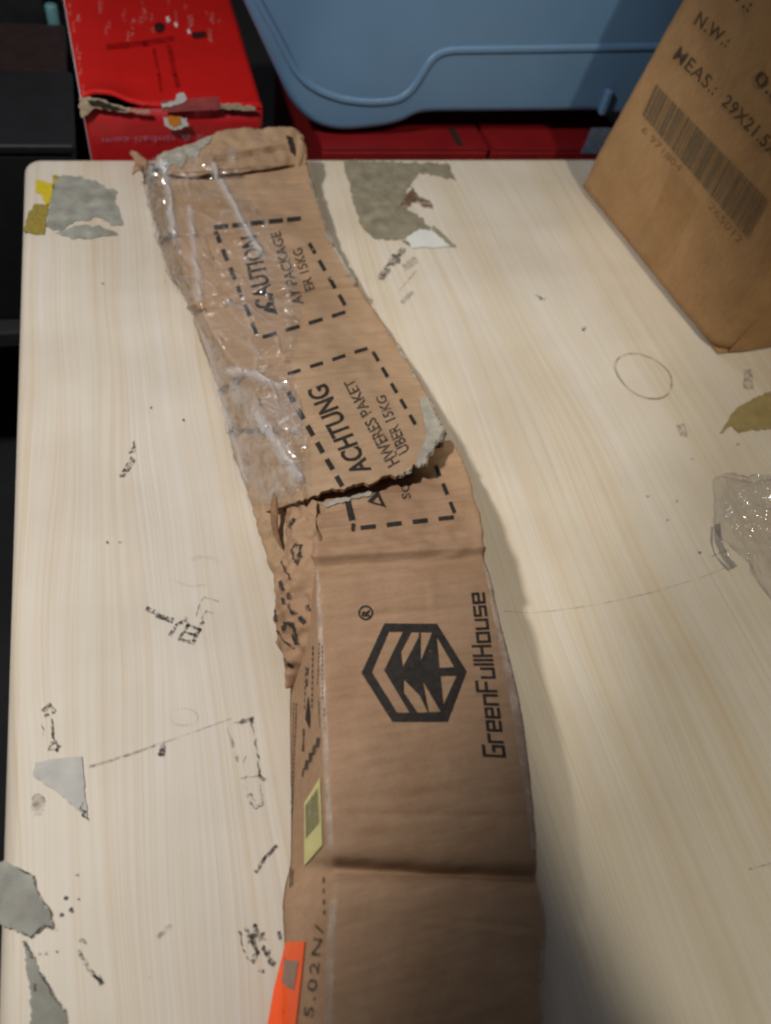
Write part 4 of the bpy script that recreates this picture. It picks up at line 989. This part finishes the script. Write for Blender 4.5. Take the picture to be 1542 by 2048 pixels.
# blue bin
yB = 1.062; KB = .06
bn = np.array([0, -1.0, KB])                                  # front plane, leaning back a little
bp0 = np.array([0, yB, zb])
def BP(x, y, out=0.0):
    p = PV(x, y, bp0, bn); return p
binb = thing('storage_bin', 'blue grey plastic storage bin with rounded corner and recessed handle panel', 'storage bin', (.55, yB + .2, zb))
M_BLUE = mat('blue_plastic', (.095, .185, .32), .42, .05, (12, 12, 12), .06, 900, spec=.45)
bl = [(470, -60), (485, 0), (536, 110), (578, 200), (600, 230), (630, 254), (668, 265), (700, 266), (770, 258), (810, 248), (832, 232), (860, 229), (1200, 226), (1212, 232), (1300, 236)]
bl = np.array(bl, float); dd = np.r_[0, np.cumsum(np.linalg.norm(np.diff(bl, axis=0), axis=1))]; tt_ = np.linspace(0, dd[-1], 130)
R_ = np.c_[np.interp(tt_, dd, bl[:, 0]), np.interp(tt_, dd, bl[:, 1]), tt_ * 0]
for _ in range(5): R_[1:-1] = (R_[:-2] + R_[1:-1] * 2 + R_[2:]) / 4
outl = np.array([BP(x, y) for x, y, _ in R_])
ztopb = .42
# close the front outline on the right and above; the wall continues far to the right behind the kraft box
xr = outl[-1][0] + .25
tops = np.array([outl[0][0] - .10, 0, ztopb])
poly = [tuple(p) for p in outl] + [(xr, outl[-1][1], outl[-1][2]), (xr, bp0[1] + KB * (ztopb - zb), ztopb), (outl[0][0] - .13, bp0[1] + KB * (ztopb - zb), ztopb)]
bm = bmesh.new(); vs = [bm.verts.new(p) for p in poly]; f = bm.faces.new(vs)
ex_ = bmesh.ops.extrude_face_region(bm, geom=[f]); cen = np.mean(np.array(poly), axis=0)
for e in ex_['geom']:
    if isinstance(e, bmesh.types.BMVert): e.co.y += .36
bmesh.ops.recalc_face_normals(bm, faces=bm.faces)
fe = [e for e in bm.edges if all(abs((v.co.y - bp0[1]) - KB * (v.co.z - zb)) < 1e-4 for v in e.verts)]
bmesh.ops.bevel(bm, geom=fe, offset=.012, segments=5, affect='EDGES', profile=.5)
me = bpy.data.meshes.new('bin_body'); bm.to_mesh(me); bm.free()
bo = link('bin_body', me, M_BLUE, binb)
bpy.context.view_layer.update()
# raised frame along the side and foot, with the panel inside it left recessed
inner = [(495, -60), (516, 0), (560, 80), (590, 140), (612, 166), (646, 186), (690, 200), (740, 205), (790, 202), (812, 192), (830, 172), (862, 118), (880, 104), (900, 100), (960, 99), (1100, 97), (1290, 94), (1330, 93)]
def rail(name, pts, w_, h_, lb):
    pts = np.array(pts, float); dd = np.r_[0, np.cumsum(np.linalg.norm(np.diff(pts, axis=0), axis=1))]; tt_ = np.linspace(0, dd[-1], 140)
    Rr = np.c_[np.interp(tt_, dd, pts[:, 0]), np.interp(tt_, dd, pts[:, 1]), tt_ * 0]
    for _ in range(6): Rr[1:-1] = (Rr[:-2] + Rr[1:-1] * 2 + Rr[2:]) / 4
    Rr = Rr; c = np.array([BP(x, y) for x, y, _ in Rr])
    tg = np.gradient(c, axis=0); tg /= np.linalg.norm(tg, axis=1, keepdims=True)
    nn = bn / np.linalg.norm(bn); sd = np.cross(tg, nn)
    prof = [(-w_, -.002), (-w_ * .7, h_ * .6), (-w_ * .2, h_), (w_ * .3, h_), (w_ * .8, h_ * .5), (w_, -.002)]
    G = np.array([[c[i] + sd[i] * a_ + nn * b2 for a_, b2 in prof] for i in range(len(c))])
    return link(name, shell(name, G, .0008, nn), M_BLUE, binb, lb)
rail('moulded_ridge', inner, .0065, .0036, 'moulded ridge round the recessed panel')
bm = bmesh.new(); box_bm(bm, (outl[0][0] - .15, yB + KB * .42 - .03, ztopb - .004), (xr + .02, yB + .42, ztopb + .03)); link('bin_rim', bm_mesh('bin_rim', bm, .008, 3), M_BLUE, binb, smooth=False)
bm = bmesh.new(); 
p0, p1 = BP(1216, 175), BP(1216, 226)
box_bm(bm, (p0[0] - .004, p0[1] - .012, p1[2]), (p0[0] + .006, p0[1] + .001, p0[2])); link('rib', bm_mesh('rib', bm, .003, 3), M_BLUE, binb, smooth=False)

# dark things on the shelf at the far left
M_BLACK = mat('black_plastic', (.014, .014, .017), .5, .3, (30, 30, 30))
def simple_box(name, label, cat, lo, hi, m, lid=None):
    t = thing(name, label, cat, ((lo[0] + hi[0]) / 2, (lo[1] + hi[1]) / 2, lo[2]))
    bm = bmesh.new(); box_bm(bm, lo, hi); link('box_body', bm_mesh('box_body', bm, .006, 3), m, t, smooth=False)
    bm = bmesh.new(); box_bm(bm, (lo[0] - .004, lo[1] - .004, hi[2] + .0005), (hi[0] + .004, hi[1] + .004, hi[2] + .014)); link('lid', bm_mesh('lid', bm, .004, 3), lid or m, t, smooth=False)
    return t
simple_box('black_crate', 'dark grey lidded crate standing left of the red box', 'crate', (-.42, 1.05, SH_Z + .001), (-.094, 1.24, -.02), mat('dark_grey_plastic', (.007, .007, .009), .6, .25, (40, 40, 40)))
simple_box('dark_carton', 'dark reddish brown carton behind the grey crate', 'cardboard box', (-.40, 1.26, SH_Z + .001), (-.104, 1.42, -.035), mat('brown_black_board', (.018, .006, .006), .7, .4, (60, 60, 60)))
simple_box('black_case', 'black case at the back left behind the brown carton', 'case', (-.50, 1.45, SH_Z + .001), (-.13, 1.75, .02), M_BLACK)
bt = thing('green_bottle', 'small green bottle beside the red box', 'bottle', (-.118, 1.435, SH_Z))
bmq = bmesh.new(); prof = [(.0, 0), (.016, 0), (.018, .006), (.018, .20), (.012, .24), (.008, .255), (.008, .29)]
rows = np.array([[(-.118 + r * math.cos(a), 1.435 + r * math.sin(a), SH_Z + .001 + z) for a in np.linspace(0, 2 * math.pi, 24)] for r, z in prof])
link('bottle_body', from_pd('bottle_body', rows.reshape(-1, 3), grid_faces(len(prof), 24)), mat('green_plastic', (.01, .12, .03), .4, .2), bt)
prof = [(.0095, .268), (.0095, .30), (.008, .302), (0, .302)]
rows = np.array([[(-.118 + r * math.cos(a), 1.435 + r * math.sin(a), SH_Z + .001 + z) for a in np.linspace(0, 2 * math.pi, 24)] for r, z in prof])
link('cap', from_pd('cap', rows.reshape(-1, 3), grid_faces(len(prof), 24)), mat('teal_cap', (.10, .22, .24), .4), bt)
bmq.free()
